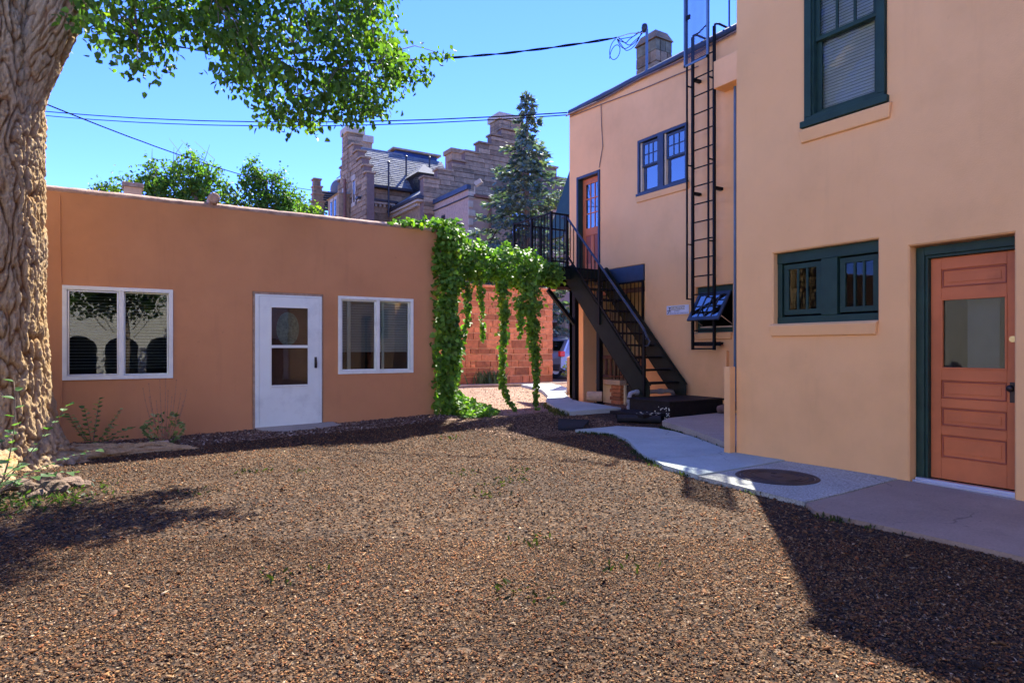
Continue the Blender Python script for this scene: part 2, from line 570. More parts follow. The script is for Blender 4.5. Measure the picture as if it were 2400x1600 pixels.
def leaves(name, c, d, nrm, size, col, mat, parent=None, tmpl=LEAF_V):
    """one mesh of many small folded leaves: centres, pointing direction, face normal"""
    y = unit(d)
    x = unit(np.cross(y, nrm))
    z = np.cross(x, y)
    n = len(c)
    T = tmpl * 1.0
    v = c[:, None, :] + size[:, None, None] * (T[None, :, 0:1] * x[:, None, :] + T[None, :, 1:2] * y[:, None, :] + T[None, :, 2:3] * z[:, None, :])
    k = len(T)
    f = (LEAF_F[None] + (np.arange(n) * k)[:, None, None]).reshape(-1, 4)
    return mesh_np(name, v.reshape(-1, 3), f, mat, parent, np.repeat(col, k, axis=0))

def leaf_colours(n, base, spread=.25, yellow=.1):
    c = np.array(base)[None] * (1 + rng.normal(0, spread, (n, 1)).clip(-.55, .7))
    y = rng.random((n, 1)) < yellow
    c = np.where(y, c * np.array((1.9, 1.45, .9)), c)
    return c.clip(.004, .6)

def single_leaf_mesh(tmpl, base, mat, name='leaf'):
    me = bpy.data.meshes.new(name)
    me.from_pydata([tuple(p) for p in tmpl], [], [tuple(f) for f in LEAF_F])
    a = me.color_attributes.new('Col', 'FLOAT_COLOR', 'POINT')
    for i in range(len(tmpl)):
        a.data[i].color = (*base, 1)
    me.materials.append(M[mat])
    return me

def scatter_leaf_objects(me_list, c, d, nrm, size, parent, name='leaf'):
    for i in range(len(c)):
        y = unit(d[i]); x = unit(np.cross(y, nrm[i])); z = np.cross(x, y)
        mt = Matrix(((x[0], y[0], z[0], 0), (x[1], y[1], z[1], 0), (x[2], y[2], z[2], 0), (0, 0, 0, 1)))
        o = bpy.data.objects.new(name, me_list[i % len(me_list)])
        COL.objects.link(o)
        par(o, parent)
        o.matrix_basis = Matrix.Translation(Vector(c[i])) @ mt @ Matrix.Scale(float(size[i]), 4)

class Face:
    """a wall plane: u runs along the wall, d goes into it, z up. 'y': faces -Y, 'x': faces -X"""
    def __init__(s, axis, p):
        s.a = axis; s.p = p
    def P(s, u, d, z):
        return (u, s.p + d, z) if s.a == 'y' else (s.p + d, u, z)
    def box(s, mb, u0, u1, d0, d1, z0, z1):
        a = s.P(u0, d0, z0); b = s.P(u1, d1, z1)
        return mb.box(a[0], b[0], a[1], b[1], a[2], b[2])
    def wall(s, mb, u0, u1, z0, z1, holes, depth=.1, c=.012):
        us = sorted({u0, u1} | {h[0] - c for h in holes} | {h[1] + c for h in holes})
        zs = sorted({z0, z1} | {max(z0, h[2] - c) for h in holes} | {h[3] + c for h in holes})
        for i in range(len(us) - 1):
            for j in range(len(zs) - 1):
                um, zm = (us[i] + us[i + 1]) / 2, (zs[j] + zs[j + 1]) / 2
                if any(h[0] - c < um < h[1] + c and h[2] - c < zm < h[3] + c for h in holes):
                    continue
                mb.add([s.P(us[i], 0, zs[j]), s.P(us[i + 1], 0, zs[j]), s.P(us[i + 1], 0, zs[j + 1]), s.P(us[i], 0, zs[j + 1])], [(0, 1, 2, 3)])
        for h in holes:
            dp = h[4] if len(h) > 4 else depth
            rr = []
            for e, d in ((c, 0), (0, c), (0, dp)):
                zlo = max(z0, h[2] - e)
                rr.append([(h[0] - e, d, zlo), (h[1] + e, d, zlo), (h[1] + e, d, h[3] + e), (h[0] - e, d, h[3] + e)])
            for q in range(2):
                for k in range(4):
                    a, b = rr[q][k], rr[q][(k + 1) % 4]
                    a2, b2 = rr[q + 1][k], rr[q + 1][(k + 1) % 4]
                    mb.add([s.P(*a), s.P(*b), s.P(*b2), s.P(*a2)], [(0, 1, 2, 3)])
        return mb

def frame_ring(f, mb, u0, u1, z0, z1, w, d0, d1, wb=None, wt=None):
    wb = w if wb is None else wb
    wt = w if wt is None else wt
    f.box(mb, u0, u1, d0, d1, z0, z0 + wb)
    f.box(mb, u0, u1, d0, d1, z1 - wt, z1)
    f.box(mb, u0, u0 + w, d0, d1, z0 + wb, z1 - wt)
    f.box(mb, u1 - w, u1, d0, d1, z0 + wb, z1 - wt)
    return mb

def interior(f, u0, u1, z0, z1, d0, d1, parent, mat='dark'):
    """the dim room behind a pane, open towards the pane"""
    mb = MB()
    A = [f.P(u0, d0, z0), f.P(u1, d0, z0), f.P(u1, d0, z1), f.P(u0, d0, z1)]
    B = [f.P(u0, d1, z0), f.P(u1, d1, z0), f.P(u1, d1, z1), f.P(u0, d1, z1)]
    mb.add(A + B, [(4, 5, 6, 7), (0, 1, 5, 4), (1, 2, 6, 5), (2, 3, 7, 6), (3, 0, 4, 7)])
    return mb.build('room', mat, parent)

def smooth01(t):
    t = np.clip(t, 0, 1)
    return t * t * (3 - 2 * t)

def gz(x, y):
    """ground height"""
    return .10 * float(smooth01((x * .45 + y * .75 - 7.2) / 3.2)) + .012 * math.sin(x * 1.7 + y * .9) * math.sin(y * 1.3 - x * .4)

def gz_np(x, y):
    return .10 * smooth01((x * .45 + y * .75 - 7.2) / 3.2) + .012 * np.sin(x * 1.7 + y * .9) * np.sin(y * 1.3 - x * .4)

_unit_brick = None
def unit_brick(mat):
    """a block with broken edges, one metre on each side, shared by all pieces of a kind"""
    key = 'brick_' + mat
    if key in ROOT:
        return ROOT[key]
    b = .06
    bm = bmesh.new()
    bmesh.ops.create_cube(bm, size=1)
    bmesh.ops.bevel(bm, geom=bm.edges[:], offset=.035, segments=1, affect='EDGES')
    for v in bm.verts:
        v.co += Vector((random.uniform(-.02, .02), random.uniform(-.02, .02), random.uniform(-.02, .02)))
    me = bpy.data.meshes.new('brick')
    bm.to_mesh(me); bm.free()
    me.materials.append(M[mat])
    ROOT[key] = me
    return me

def brick(name, mat, lo, hi, parent):
    o = bpy.data.objects.new(name, unit_brick(mat))
    COL.objects.link(o)
    par(o, parent)
    lo = Vector(lo); hi = Vector(hi)
    o.location = (lo + hi) / 2
    o.scale = [max(.005, abs(a)) for a in (hi - lo)]
    return o

# ================================================================== the setting
PATH_W = [(4.70, 3.10), (4.74, 4.22), (4.86, 4.8), (5.07, 5.17)]
SLABS = [
    ('concagg', [(4.70, 3.10), (6.195, 3.14), (6.195, 4.30), (4.74, 4.22)]),
    ('conc', [(4.742, 4.235), (6.195, 4.315), (6.195, 4.925), (5.06, 5.165), (4.87, 4.8)]),
    ('conc', [(5.07, 5.178), (6.19, 4.94), (6.25, 5.08), (6.695, 6.04), (5.80, 6.375), (5.42, 5.80), (5.20, 5.46)]),
    ('conc', [(5.81, 6.39), (6.70, 6.055), (6.86, 6.55), (6.88, 6.95), (6.55, 7.42), (5.80, 7.50), (5.86, 7.42), (6.0, 7.12), (6.03, 6.9)]),
]
FARPATH = [(6.72, 8.84), (7.85, 8.80), (8.05, 9.6), (8.1, 10.4), (8.35, 10.95), (9.4, 12.6), (10.7, 14.2), (11.6, 16.2), (10.6, 16.4), (9.75, 14.1), (8.5, 12.0), (7.55, 10.75), (6.95, 9.55)]
REDSLAB = [(4.53, -3.0), (6.195, -3.0), (6.195, 3.125), (4.69, 3.085), (4.53, 2.9)]
RAISED = [(6.22, 4.96), (6.74, 6.03), (6.92, 6.55), (7.1, 7.04), (7.46, 7.24), (8.99, 7.38), (8.99, 4.96)]

def axis(lo, hi, step, far):
    a = list(np.arange(lo, hi + 1e-6, step))
    d = step; p = hi; out = []
    while p < far:
        d *= 1.35; p += d; out.append(p)
    d = step; p = lo; neg = []
    while p > -far:
        d *= 1.35; p -= d; neg.append(p)
    return np.array(neg[::-1] + a + out)

ax = axis(-7, 15, .16, 1800)
ay = axis(-3, 22, .16, 1800)
GX, GY = np.meshgrid(ax, ay)
GZ = gz_np(GX, GY)
near = (GX > -8) & (GX < 16) & (GY > -4) & (GY < 24)
jit = np.array([noise.noise((x * 1.9, y * 1.9, 0)) for x, y in zip(GX[near], GY[near])])
GZ[near] += .004 * jit - .004
GZ[~near & (np.hypot(GX, GY) > 40)] = .1
wob = np.zeros_like(GX)
wob[near] = .22 * np.array([noise.noise((x * 1.1, y * 1.1, 5)) for x, y in zip(GX[near], GY[near])])
drive = smooth01((GX - 4.6 + wob) / .5) * smooth01((GY - 9.25 + wob - .0 * GX) / .35)
drive = np.maximum(drive, smooth01((GY - 11.5) / .5))
bed = smooth01((GY - 9.05 + wob * .6 - .12 * np.clip(GX - 1, 0, 4)) / .22) * (1 - smooth01((GX - 5.0 + wob) / .4)) * (1 - smooth01((GY - 10.4) / .3))
nx_, ny_ = len(ax), len(ay)
idx = np.arange(nx_ * ny_).reshape(ny_, nx_)
gf = np.stack([idx[:-1, :-1], idx[:-1, 1:], idx[1:, 1:], idx[1:, :-1]], -1).reshape(-1, 4)
gv = np.stack([GX, GY, GZ], -1).reshape(-1, 3)
gcol = np.stack([np.zeros_like(GX), drive, bed], -1).reshape(-1, 3)
ground = mesh_np('ground', gv, gf, 'ground', None, gcol, True)
tag(ground, kind='structure')

# concrete walk in separate slabs on a soil bed
walk = MB().prism([(4.72, 3.12), (6.19, 3.15), (6.19, 4.95), (6.68, 6.04), (6.85, 6.55), (6.86, 6.94), (6.54, 7.40), (5.83, 7.48), (6.02, 7.1), (5.8, 6.4), (5.2, 5.48), (4.76, 4.3)],
                  lambda x, y: gz(x, y) + .012, lambda x, y: gz(x, y) - .12).build('path', 'sub')
tag(walk, kind='structure')
def densify(poly, step=.12):
    out = []
    for i, a in enumerate(poly):
        b = poly[(i + 1) % len(poly)]
        n = max(1, int(math.hypot(b[0] - a[0], b[1] - a[1]) / step))
        for k in range(n):
            t = k / n
            out.append((a[0] + (b[0] - a[0]) * t, a[1] + (b[1] - a[1]) * t))
    return out
def wavy(poly, amp=.012):
    return [(x + amp * noise.noise((x * 6, y * 6, 1)), y + amp * noise.noise((x * 6, y * 6, 9))) for x, y in densify(poly)]
for i, (mt, pl) in enumerate(SLABS):
    MB().prism(wavy(pl, .006), lambda x, y: gz(x, y) + (.036 if mt == 'concagg' else .045), lambda x, y: gz(x, y) - .10).build('slab', mt, walk)
fp = MB().prism(wavy(FARPATH, .01), lambda x, y: gz(x, y) + .075, lambda x, y: gz(x, y) - .1).build('path', 'conc')
tag(fp, kind='structure')
rs = MB().prism(wavy(REDSLAB, .01), lambda x, y: gz(x, y) + .031, lambda x, y: gz(x, y) - .1).build('pavement', 'concred')
tag(rs, kind='structure')
ra = MB().prism(wavy(RAISED, .008), lambda x, y: .10 + .026 * max(0, y - 4.9), lambda x, y: -.08).build('pavement', 'concbrown')
tag(ra, kind='structure')

# ================================================================== brown bungalow on the left
FL = Face('y', 10.2)
bung = thing('stucco_bungalow', 'low flat-roofed brown stucco building with white door and two sliding windows', 'building', (0, 10.2, 0))
LW1 = (-.53, .728, .848, 2.068)
LW2 = (3.10, 4.376, .852, 2.088)
LD = (1.80, 2.847, .03, 2.108)
mb = MB()
FL.wall(mb, -6.5, 4.86, -.1, 3.30, [(*LW1, .16), (*LW2, .16), (LD[0], LD[1], -.1, LD[3], .16)], .16, .008)
mb.add([(-6.5, 10.2, 3.3), (-6.5, 16, 3.3), (-6.5, 16, -.1), (-6.5, 10.2, -.1)], [(0, 1, 2, 3)])
mb.add([(4.89, 10.23, 3.3), (4.89, 16, 3.3), (4.89, 16, -.1), (4.89, 10.23, -.1)], [(0, 1, 2, 3)])
mb.add([(4.86, 10.2, 3.3), (4.89, 10.23, 3.3), (4.89, 10.23, -.1), (4.86, 10.2, -.1)], [(0, 1, 2, 3)])
mb.add([(-6.5, 16, 3.3), (4.89, 16, 3.3), (4.89, 16, -.1), (-6.5, 16, -.1)], [(0, 1, 2, 3)])
lw = mb.build('wall', 'stuc_l', bung)
mb = MB().add([(-6.5, 10.5, 3.1), (4.6, 10.5, 3.1), (4.6, 15.9, 3.1), (-6.5, 15.9, 3.1)], [(0, 1, 2, 3)])
mb.build('roof', 'slatebase', bung)

def lumpy_cap(pts_fn, u0, u1, prof, name, mat, parent, step=.07, amp=.012):
    """an uneven rounded plaster capping extruded along a wall head"""
    us = np.arange(u0, u1 + 1e-6, step)
    vs, fs = [], []
    k = len(prof)
    for i, u in enumerate(us):
        for j, (d, z) in enumerate(prof):
            q = noise.noise((u * 2.1, j * .7, 3)) * amp + noise.noise((u * 9, j * 1.3, 8)) * amp * .5
            end = 1 if u1 - u > .12 else .75
            vs.append(pts_fn(u, d, z * end + q + (1 - end) * prof[0][1]))
    for i in range(len(us) - 1):
        for j in range(k - 1):
            fs.append((i * k + j, (i + 1) * k + j, (i + 1) * k + j + 1, i * k + j + 1))
    fs.append(tuple(range(k)))
    fs.append(tuple((len(us) - 1) * k + j for j in range(k))[::-1])
    m = MB().add(vs, fs)
    return m.build(name, mat, parent, smooth=True)
lumpy_cap(FL.P, -6.5, 4.88, [(.0, 3.296), (-.012, 3.315), (.0, 3.345), (.05, 3.375), (.13, 3.385), (.22, 3.37), (.27, 3.33), (.28, 3.1)], 'parapet_cap', 'cap', bung)
# rain spout on the parapet
sp = MB().lathe([(.055, -.13), (.075, -.12), (.08, -.07), (.075, .05), (.07, .16)], (1.26, 10.2, 3.42), 14, 'y').build('rain_spout', 'cap', bung, smooth=True)
MB().tube([(-.565, 10.195, 3.25), (-.562, 10.193, 2.6), (-.55, 10.193, 2.1)], .007, 6).build('cable', 'stuc_l', bung)
MB().tube([(-.545, 10.193, .84), (-.55, 10.193, .5), (-.58, 10.193, .1)], .007, 6).build('cable', 'stuc_l', bung)

def slider(wn, parent, left_blind, right_blind, style):
    u0, u1, z0, z1 = wn
    um = (u0 + u1) / 2 + .02
    w = frame_ring(FL, MB(), u0 - .012, u1 + .012, z0 - .012, z1 + .012, .052, -.022, .12)
    FL.box(w, um - .03, um + .03, -.014, .12, z0 + .04, z1 - .04)
    win = w.build('window', 'white', parent, .004)
    # left sash sits in front and carries an insect screen frame
    s = frame_ring(FL, MB(), u0 + .043, um - .031, z0 + .042, z1 - .042, .022, .012, .05)
    s.build('sash', 'alu' if style == 1 else 'white', win, .003)
    s = frame_ring(FL, MB(), um + .031, u1 - .043, z0 + .042, z1 - .042, .016, .05, .085)
    s.build('sash', 'white', win, .003)
    for a, b, d in ((u0 + .06, um - .05, .03), (um + .045, u1 - .055, .068)):
        g = MB()
        FL.box(g, a, b, d, d + .004, z0 + .06, z1 - .055)
        g.build('pane', 'glass', win)
    interior(FL, u0 + .01, u1 - .01, z0 + .01, z1 - .01, .161, 1.6, win, 'room' if style == 1 else 'dark')
    pitch = .042
    me = {}
    for (a, b, spec) in ((u0 + .055, um - .03, left_blind), (um + .03, u1 - .05, right_blind)):
        mt, zlo, tilt = spec
        n = int((z1 - .06 - zlo) / pitch)
        for i in range(n):
            z = z1 - .075 - i * pitch
            m = MB()
            h = .021 * math.sin(tilt); dd = .021 * math.cos(tilt)
            p = [FL.P(a, .125 - dd, z - h), FL.P(b, .125 - dd, z - h), FL.P(b, .125 + dd, z + h), FL.P(a, .125 + dd, z + h)]
            m.slab(p, (0, 0, .002))
            m.build('slat', mt, win)
    return win
slider(LW1, bung, ('blind', .93, .12), ('blind', .93, .10), 1)
w2 = slider(LW2, bung, ('blinddark', 1.17, 1.05), ('blind', 1.17, 1.05), 2)
m = MB(); FL.box(m, LW2[0] + .16, LW2[0] + .215, .052, .09, LW2[2] + .05, LW2[3] - .05); m.build('sash_stile', 'alu', w2, .003)
m = MB(); FL.box(m, 3.86, 3.90, .09, .115, LW2[2] + .05, LW2[3] - .05); m.build('sash_stile', 'white', w2, .003)

# storm door
u0, u1, z0, z1 = LD
m = MB()
FL.box(m, u0, u0 + .03, -.008, .10, -.02, z1); FL.box(m, u1 - .022, u1, -.008, .10, -.02, z1); FL.box(m, u0, u1, -.010, .10, z1 - .035, z1)
m.build('door_casing', 'rawwood', bung, .003)
m = MB()
FL.box(m, u0 + .03, u0 + .085, -.024, .05, .012, z1 - .036); FL.box(m, u1 - .065, u1 - .022, -.024, .05, .02, z1 - .036); FL.box(m, u0 + .03, u1 - .022, -.022, .05, z1 - .062, z1 - .036)
m.build('door_frame', 'whitedoor', bung, .003)
dl, dr, db, dt = u0 + .088, u1 - .068, .055, z1 - .066
gl, gr, gb, gt = dl + .165, dr - .165, .66, dt - .155
m = MB()
FL.box(m, dl, gl, -.030, .012, db, dt); FL.box(m, gr, dr, -.030, .012, db, dt)
FL.box(m, gl, gr, -.030, .012, db, gb); FL.box(m, gl, gr, -.030, .012, gt, dt)
door = m.build('door', 'whitedoor', bung)
m = frame_ring(FL, MB(), gl - .012, gr + .012, gb - .012, gt + .012, .022, -.037, -.026)
FL.box(m, gl, gr, -.037, .0, 1.262, 1.305)
FL.box(m, gl, gr, -.033, .0, gb + .012, gb + .035)
m.build('glazing_frame', 'white', door, .003)
for a, b in ((gb + .03, 1.262), (1.305, gt - .01)):
    m = MB(); FL.box(m, gl + .008, gr - .008, -.014, -.010, a, b); m.build('pane', 'glass', door)
m = MB()
m.tube([FL.P(dr - .055, -.035, 1.10), FL.P(dr - .058, -.075, 1.09), FL.P(dr - .055, -.078, 1.02), FL.P(dr - .05, -.06, .96), FL.P(dr - .05, -.034, .95)], [.010, .013, .014, .011, .008], 8)
FL.box(m, dr - .072, dr - .036, -.036, -.029, .95, 1.12)
m.build('door_handle', 'knob', door, smooth=False)
# inner wooden door seen through the storm glass
m = MB(); FL.box(m, u0 + .06, u1 - .05, .11, .15, .02, z1 - .04)
for k in range(3):
    for q in range(2):
        a = u0 + .16 + q * .40
        zz = .18 + k * .62
        FL.box(m, a, a + .33, .10, .112, zz, zz + .5)
m.build('inner_door', 'innerdoor', bung, .006)
vs = [FL.P(2.33 + .17 * math.cos(a), .088, 1.56 + .26 * math.sin(a)) for a in np.linspace(0, 2 * math.pi, 24, endpoint=False)]
MB().slab(vs, (0, .01, 0)).build('oval_light', 'frosted', bung)
m = MB(); FL.box(m, u0 + .05, u1 - .04, -.02, .14, -.05, .032); m.build('threshold', 'cast', bung, .004)

step = MB().prism(wavy([(1.82, 10.19), (1.9, 9.86), (2.2, 9.74), (2.62, 9.80), (3.05, 9.93), (3.0, 10.19)], .02), lambda x, y: gz(x, y) + .035 - .05 * (10.2 - y), lambda x, y: gz(x, y) - .1).build('doorstep', 'concbrown')
tag(step, 'worn concrete doorstep in front of the white storm door', 'doorstep')

# ================================================================== peach house on the right
FR1 = Face('x', 6.2)
FR2 = Face('x', 9.0)
house = thing('stucco_house', 'two-storey peach stucco house with dark green window frames and terracotta doors', 'building', (9, 5, 0))
UW = (3.246, 4.08, 3.58, 5.32)
SW = (3.323, 4.464, 1.514, 2.30)
RD = (2.235, 3.04, 0.03, 2.19)
m = MB()
FR1.wall(m, -7, 4.95, -.1, 5.8, [(*UW, .10), (*SW, .09), (RD[0], RD[1], -.1, RD[3], .17)], .1, .014)
m.add([(6.2, 4.95, -.1), (9.0, 4.95, -.1), (9.0, 4.95, 5.8), (6.2, 4.95, 5.8)], [(0, 1, 2, 3)])
m.add([(6.2, -7, -.1), (15, -7, -.1), (15, -7, 5.8), (6.2, -7, 5.8)], [(0, 1, 2, 3)])
m.add([(15, -7, -.1), (15, 4.95, -.1), (15, 4.95, 5.8), (15, -7, 5.8)], [(0, 1, 2, 3)])
m.build('wall', 'stuc_r', house)
MB().box(6.14, 9.0, -7.06, 4.99, 5.8, 5.86).build('roof', 'gutter', house)

W2 = (8.27, 9.59, 4.32, 5.43)
HW = (7.27, 8.09, 1.53, 2.36)
D2 = (10.77, 11.58, 2.93, 5.14)
PORCH = (9.40, 11.55, .02, 2.94)
m = MB()
FR2.wall(m, 4.95, 11.86, -.1, 6.66, [(*W2, .10), (*HW, .12), (*D2, .13), (*PORCH, .25)], .1, .012)
m.add([(9, 4.95, 5.8), (15, 4.95, 5.8), (15, 4.95, 6.66), (9, 4.95, 6.66)], [(0, 1, 2, 3)])
# north side with the open end of the porch
m.add([(9, 11.86, 2.94), (15, 11.86, 2.94), (15, 11.86, 6.66), (9, 11.86, 6.66)], [(0, 1, 2, 3)])
m.add([(10.9, 11.86, -.1), (15, 11.86, -.1), (15, 11.86, 2.94), (10.9, 11.86, 2.94)], [(0, 1, 2, 3)])
m.add([(15, 4.95, -.1), (15, 11.86, -.1), (15, 11.86, 6.66), (15, 4.95, 6.66)], [(0, 1, 2, 3)])
m.box(9.0, 9.3, 11.56, 11.86, -.1, 2.94)
m.build('wall', 'stuc_r', house)
MB().box(9.02, 15.0, 4.95, 11.84, 6.5, 6.64).build('roof', 'gutter', house)
# porch inside
m = MB()
m.add([(10.9, 9.38, -.1), (10.9, 11.9, -.1), (10.9, 11.9, 2.96), (10.9, 9.38, 2.96)], [(0, 1, 2, 3)])
m.add([(9.25, 9.38, -.1), (10.9, 9.38, -.1), (10.9, 9.38, 2.96), (9.25, 9.38, 2.96)], [(0, 1, 2, 3)])
m.add([(9.3, 11.83, -.1), (10.9, 11.83, -.1), (10.9, 11.83, 2.96), (9.3, 11.83, 2.96)], [(0, 1, 2, 3)])
m.build('porch_wall', 'cream', house)
MB().box(9.25, 10.9, 9.38, 11.82, 2.94, 3.0).build('porch_ceiling', 'cream', house)
MB().box(9.1, 10.88, 9.40, 11.82, .02, .48).build('porch_floor', 'concbrown', house)
m = MB(); m.box(8.985, 9.12, 9.42, 10.95, 2.62, 2.93); m.build('porch_beam', 'blueiron', house, .006)
MB().box(9.3, 9.42, 9.42, 11.5, 2.44, 2.53).build('porch_rafter', 'brownwood', house)
pd = MB().box(10.84, 10.92, 10.35, 11.2, .48, 2.5).build('porch_door', 'blinddark', house)
for k in range(4):
    MB().box(10.81, 10.845, 10.42 + .2 * k, 10.56 + .2 * k, .6, 2.35).build('door_panel', 'room', pd, .006)
MB().box(10.83, 10.9, 9.5, 9.98, 1.0, 2.2).build('porch_window', 'dark', house)
# stone-capped porch plinth
MB().box(8.97, 9.12, 9.93, 11.5, -.05, .5).build('porch_plinth', 'cream', house)
MB().box(8.84, 9.25, 9.95, 11.0, .50, .60).build('porch_coping', 'timber', house, .012)
for k in range(6):
    brick('brick', 'red_stone', (8.87 + .01 * (k % 2), 9.98, .02 + .08 * k), (9.0, 10.3 - .03 * (k % 2), .092 + .08 * k), house)
MB().box(8.985, 9.14, 9.44, 9.90, -.05, .50).build('crawl_opening_shade', 'dark', house)  # solid near-black block paints the shade of the open crawl space
# stucco pier under the upper floor
MB().box(8.50, 8.90, 10.72, 10.93, -.05, 2.52).build('pier', 'stuc_r', house, .012)
MB().box(8.46, 9.0, 10.70, 10.97, 2.52, 2.62).build('pier_head', 'stuc_r', house, .012)

def sash_lights(f, u0, u1, z0, z1, d0, d1, w, nu, nz, parent, mat, glass, name='sash', bar=.018):
    m = frame_ring(f, MB(), u0, u1, z0, z1, w, d0, d1)
    s = m.build(name, mat, parent, .003)
    m = MB()
    for i in range(1, nu):
        u = u0 + w + (u1 - u0 - 2 * w) * i / nu
        f.box(m, u - bar / 2, u + bar / 2, d0 + .004, d1 - .004, z0 + w, z1 - w)
    for j in range(1, nz):
        z = z0 + w + (z1 - z0 - 2 * w) * j / nz
        f.box(m, u0 + w, u1 - w, d0 + .006, d1 - .006, z - bar / 2, z + bar / 2)
    if m.v:
        m.build('glazing_bar', mat, s)
    dm = (d0 + d1) / 2
    for i in range(nu):
        for j in range(nz):
            a = u0 + w + (u1 - u0 - 2 * w) * i / nu; b = u0 + w + (u1 - u0 - 2 * w) * (i + 1) / nu
            c = z0 + w + (z1 - z0 - 2 * w) * j / nz; e = z0 + w + (z1 - z0 - 2 * w) * (j + 1) / nz
            g = MB(); f.box(g, a - .002, b + .002, dm - .002, dm + .002, c - .002, e + .002); g.build('pane', glass, s)
    return s

def sill(f, u0, u1, z, parent, mat='stuc_r', drop=.13, out=.05):
    m = MB()
    p = [f.P(u0, 0.01, z + .012), f.P(u1, 0.01, z + .012), f.P(u1, -out, z - .012), f.P(u0, -out, z - .012)]
    q = [f.P(u0 + .02, 0.01, z - drop), f.P(u1 - .02, 0.01, z - drop), f.P(u1 - .02, -out * .6, z - drop + .01), f.P(u0 + .02, -out * .6, z - drop + .01)]
    m.add(p + q, [(0, 1, 2, 3), (7, 6, 5, 4), (0, 4, 5, 1), (1, 5, 6, 2), (2, 6, 7, 3), (3, 7, 4, 0)])
    return m.build('sill', mat, parent, .008)

# --- upper sash window with blind
u0, u1, z0, z1 = UW
m = frame_ring(FR1, MB(), u0 + .004, u1 - .004, z0 + .004, z1 - .004, .075, -.025, .10, .09)
FR1.box(m, u0 - .03, u1 + .03, -.05, .06, z0 - .012, z0 + .055)
win = m.build('window', 'green', house, .005)
frame_ring(FR1, MB(), u0 + .08, u1 - .08, z0 + .095, z1 - .08, .018, .0, .09).build('stop_bead', 'green', win)
zm = 4.47
sash_lights(FR1, u0 + .095, u1 - .095, zm - .02, z1 - .095, .035, .065, .045, 3, 1, win, 'green', 'glass_old', bar=.022)
sash_lights(FR1, u0 + .095, u1 - .095, z0 + .11, zm + .025, .066, .096, .05, 1, 1, win, 'green', 'glass_old')
interior(FR1, u0 + .02, u1 - .02, z0 + .02, z1 - .02, .101, 1.4, win)
n = 46
for i in range(n):
    z = z0 + .13 + i * (z1 - z0 - .25) / n
    m = MB(); m.slab([FR1.P(u0 + .13, .125, z), FR1.P(u1 - .10, .125, z), FR1.P(u1 - .10, .138, z + .034), FR1.P(u0 + .13, .138, z + .034)], (.002, 0, 0))
    m.build('slat', 'blind', win)
sill(FR1, u0 - .06, u1 + .05, z0 - .02, house, drop=.15)

# --- small two-leaf casement
u0, u1, z0, z1 = SW
m = MB()
FR1.box(m, u0 + .002, u1 - .002, .075, .14, z0 + .002, z0 + .085)
FR1.box(m, u0 + .002, u1 - .002, .070, .14, z1 - .115, z1 - .002)
FR1.box(m, u0 + .002, u0 + .04, .078, .14, z0 + .085, z1 - .115); FR1.box(m, u1 - .055, u1 - .002, .078, .14, z0 + .085, z1 - .115)
FR1.box(m, 3.77, 3.945, .07, .14, z0 + .085, z1 - .115)
win = m.build('window', 'green', house, .005)
sash_lights(FR1, 3.365, 3.755, z0 + .105, z1 - .13, .095, .13, .055, 3, 1, win, 'green', 'glass_old', bar=.02)
sash_lights(FR1, 3.96, u1 - .07, z0 + .105, z1 - .13, .098, .133, .055, 3, 1, win, 'green', 'glass_old', bar=.02)
interior(FR1, u0 + .02, u1 - .02, z0 + .02, z1 - .02, .141, 1.4, win)
sill(FR1, u0 - .01, u1 + .03, z0, house, drop=.135)

# --- terracotta panelled door
u0, u1, z0, z1 = RD
m = MB()
FR1.box(m, u1 - .075, u1 - .004, .112, .20, z0 - .02, z1 - .01); FR1.box(m, u0 + .004, u0 + .035, .112, .20, z0 - .02, z1 - .01)
FR1.box(m, u0 + .035, u1 - .075, .112, .20, z1 - .09, z1 - .01)
m.build('door_frame', 'green', house, .006)
m = MB(); FR1.box(m, u1 - .10, u1 - .075, .13, .23, z0, z1 - .09); FR1.box(m, u0 + .035, u1 - .10, .13, .23, z1 - .115, z1 - .09)
m.build('door_stop', 'green', house, .004)
a, b, zb, zt = u0 + .038, u1 - .103, z0 + .045, z1 - .118
sa, sb = a + .075, b - .085
m = MB()
FR1.box(m, a, sa, .175, .215, zb, zt); FR1.box(m, sb, b, .175, .215, zb, zt)
rails = [(zb, .27), (.475, .555), (.72, .80), (.965, 1.07), (1.70, 1.80), (1.965, zt)]
for r0, r1 in rails:
    FR1.box(m, sa, sb, .175, .215, r0, r1)
rdoor = m.build('door', 'red', house, .004)
for p0, p1 in ((.27, .475), (.555, .72), (.80, .965), (1.80, 1.965)):
    m = MB(); FR1.box(m, sa - .004, sb + .004, .190, .21, p0 - .004, p1 + .004)
    pan = m.build('door_panel', 'red', rdoor)
    m = frame_ring(FR1, MB(), sa + .005, sb - .005, p0 + .005, p1 - .005, .012, .180, .191); m.build('moulding', 'redline', pan, .004)
    m = MB(); FR1.box(m, sa + .045, sb - .045, .184, .192, p0 + .045, p1 - .045); m.build('raised_field', 'red', pan, .003)
m = frame_ring(FR1, MB(), sa - .002, sb + .002, 1.068, 1.702, .016, .168, .20); m.build('glazing_bead', 'red', rdoor, .003)
m = MB(); FR1.box(m, sa + .012, sb - .012, .192, .196, 1.08, 1.69); m.build('pane', 'glass_old', rdoor)
m = MB(); FR1.box(m, sa + .10, sb - .16, .30, .305, 1.0, 1.75); m.build('curtain', 'screen', house)
interior(FR1, u0 + .01, u1 - .01, .1, z1, .235, 1.4, house, 'room')
m = MB(); m.lathe([(.026, -.012), (.026, -.002), (.012, 0)], FR1.P(a + .03, .172, 1.33), 16, 'x'); m.build('deadbolt', 'brass', rdoor)
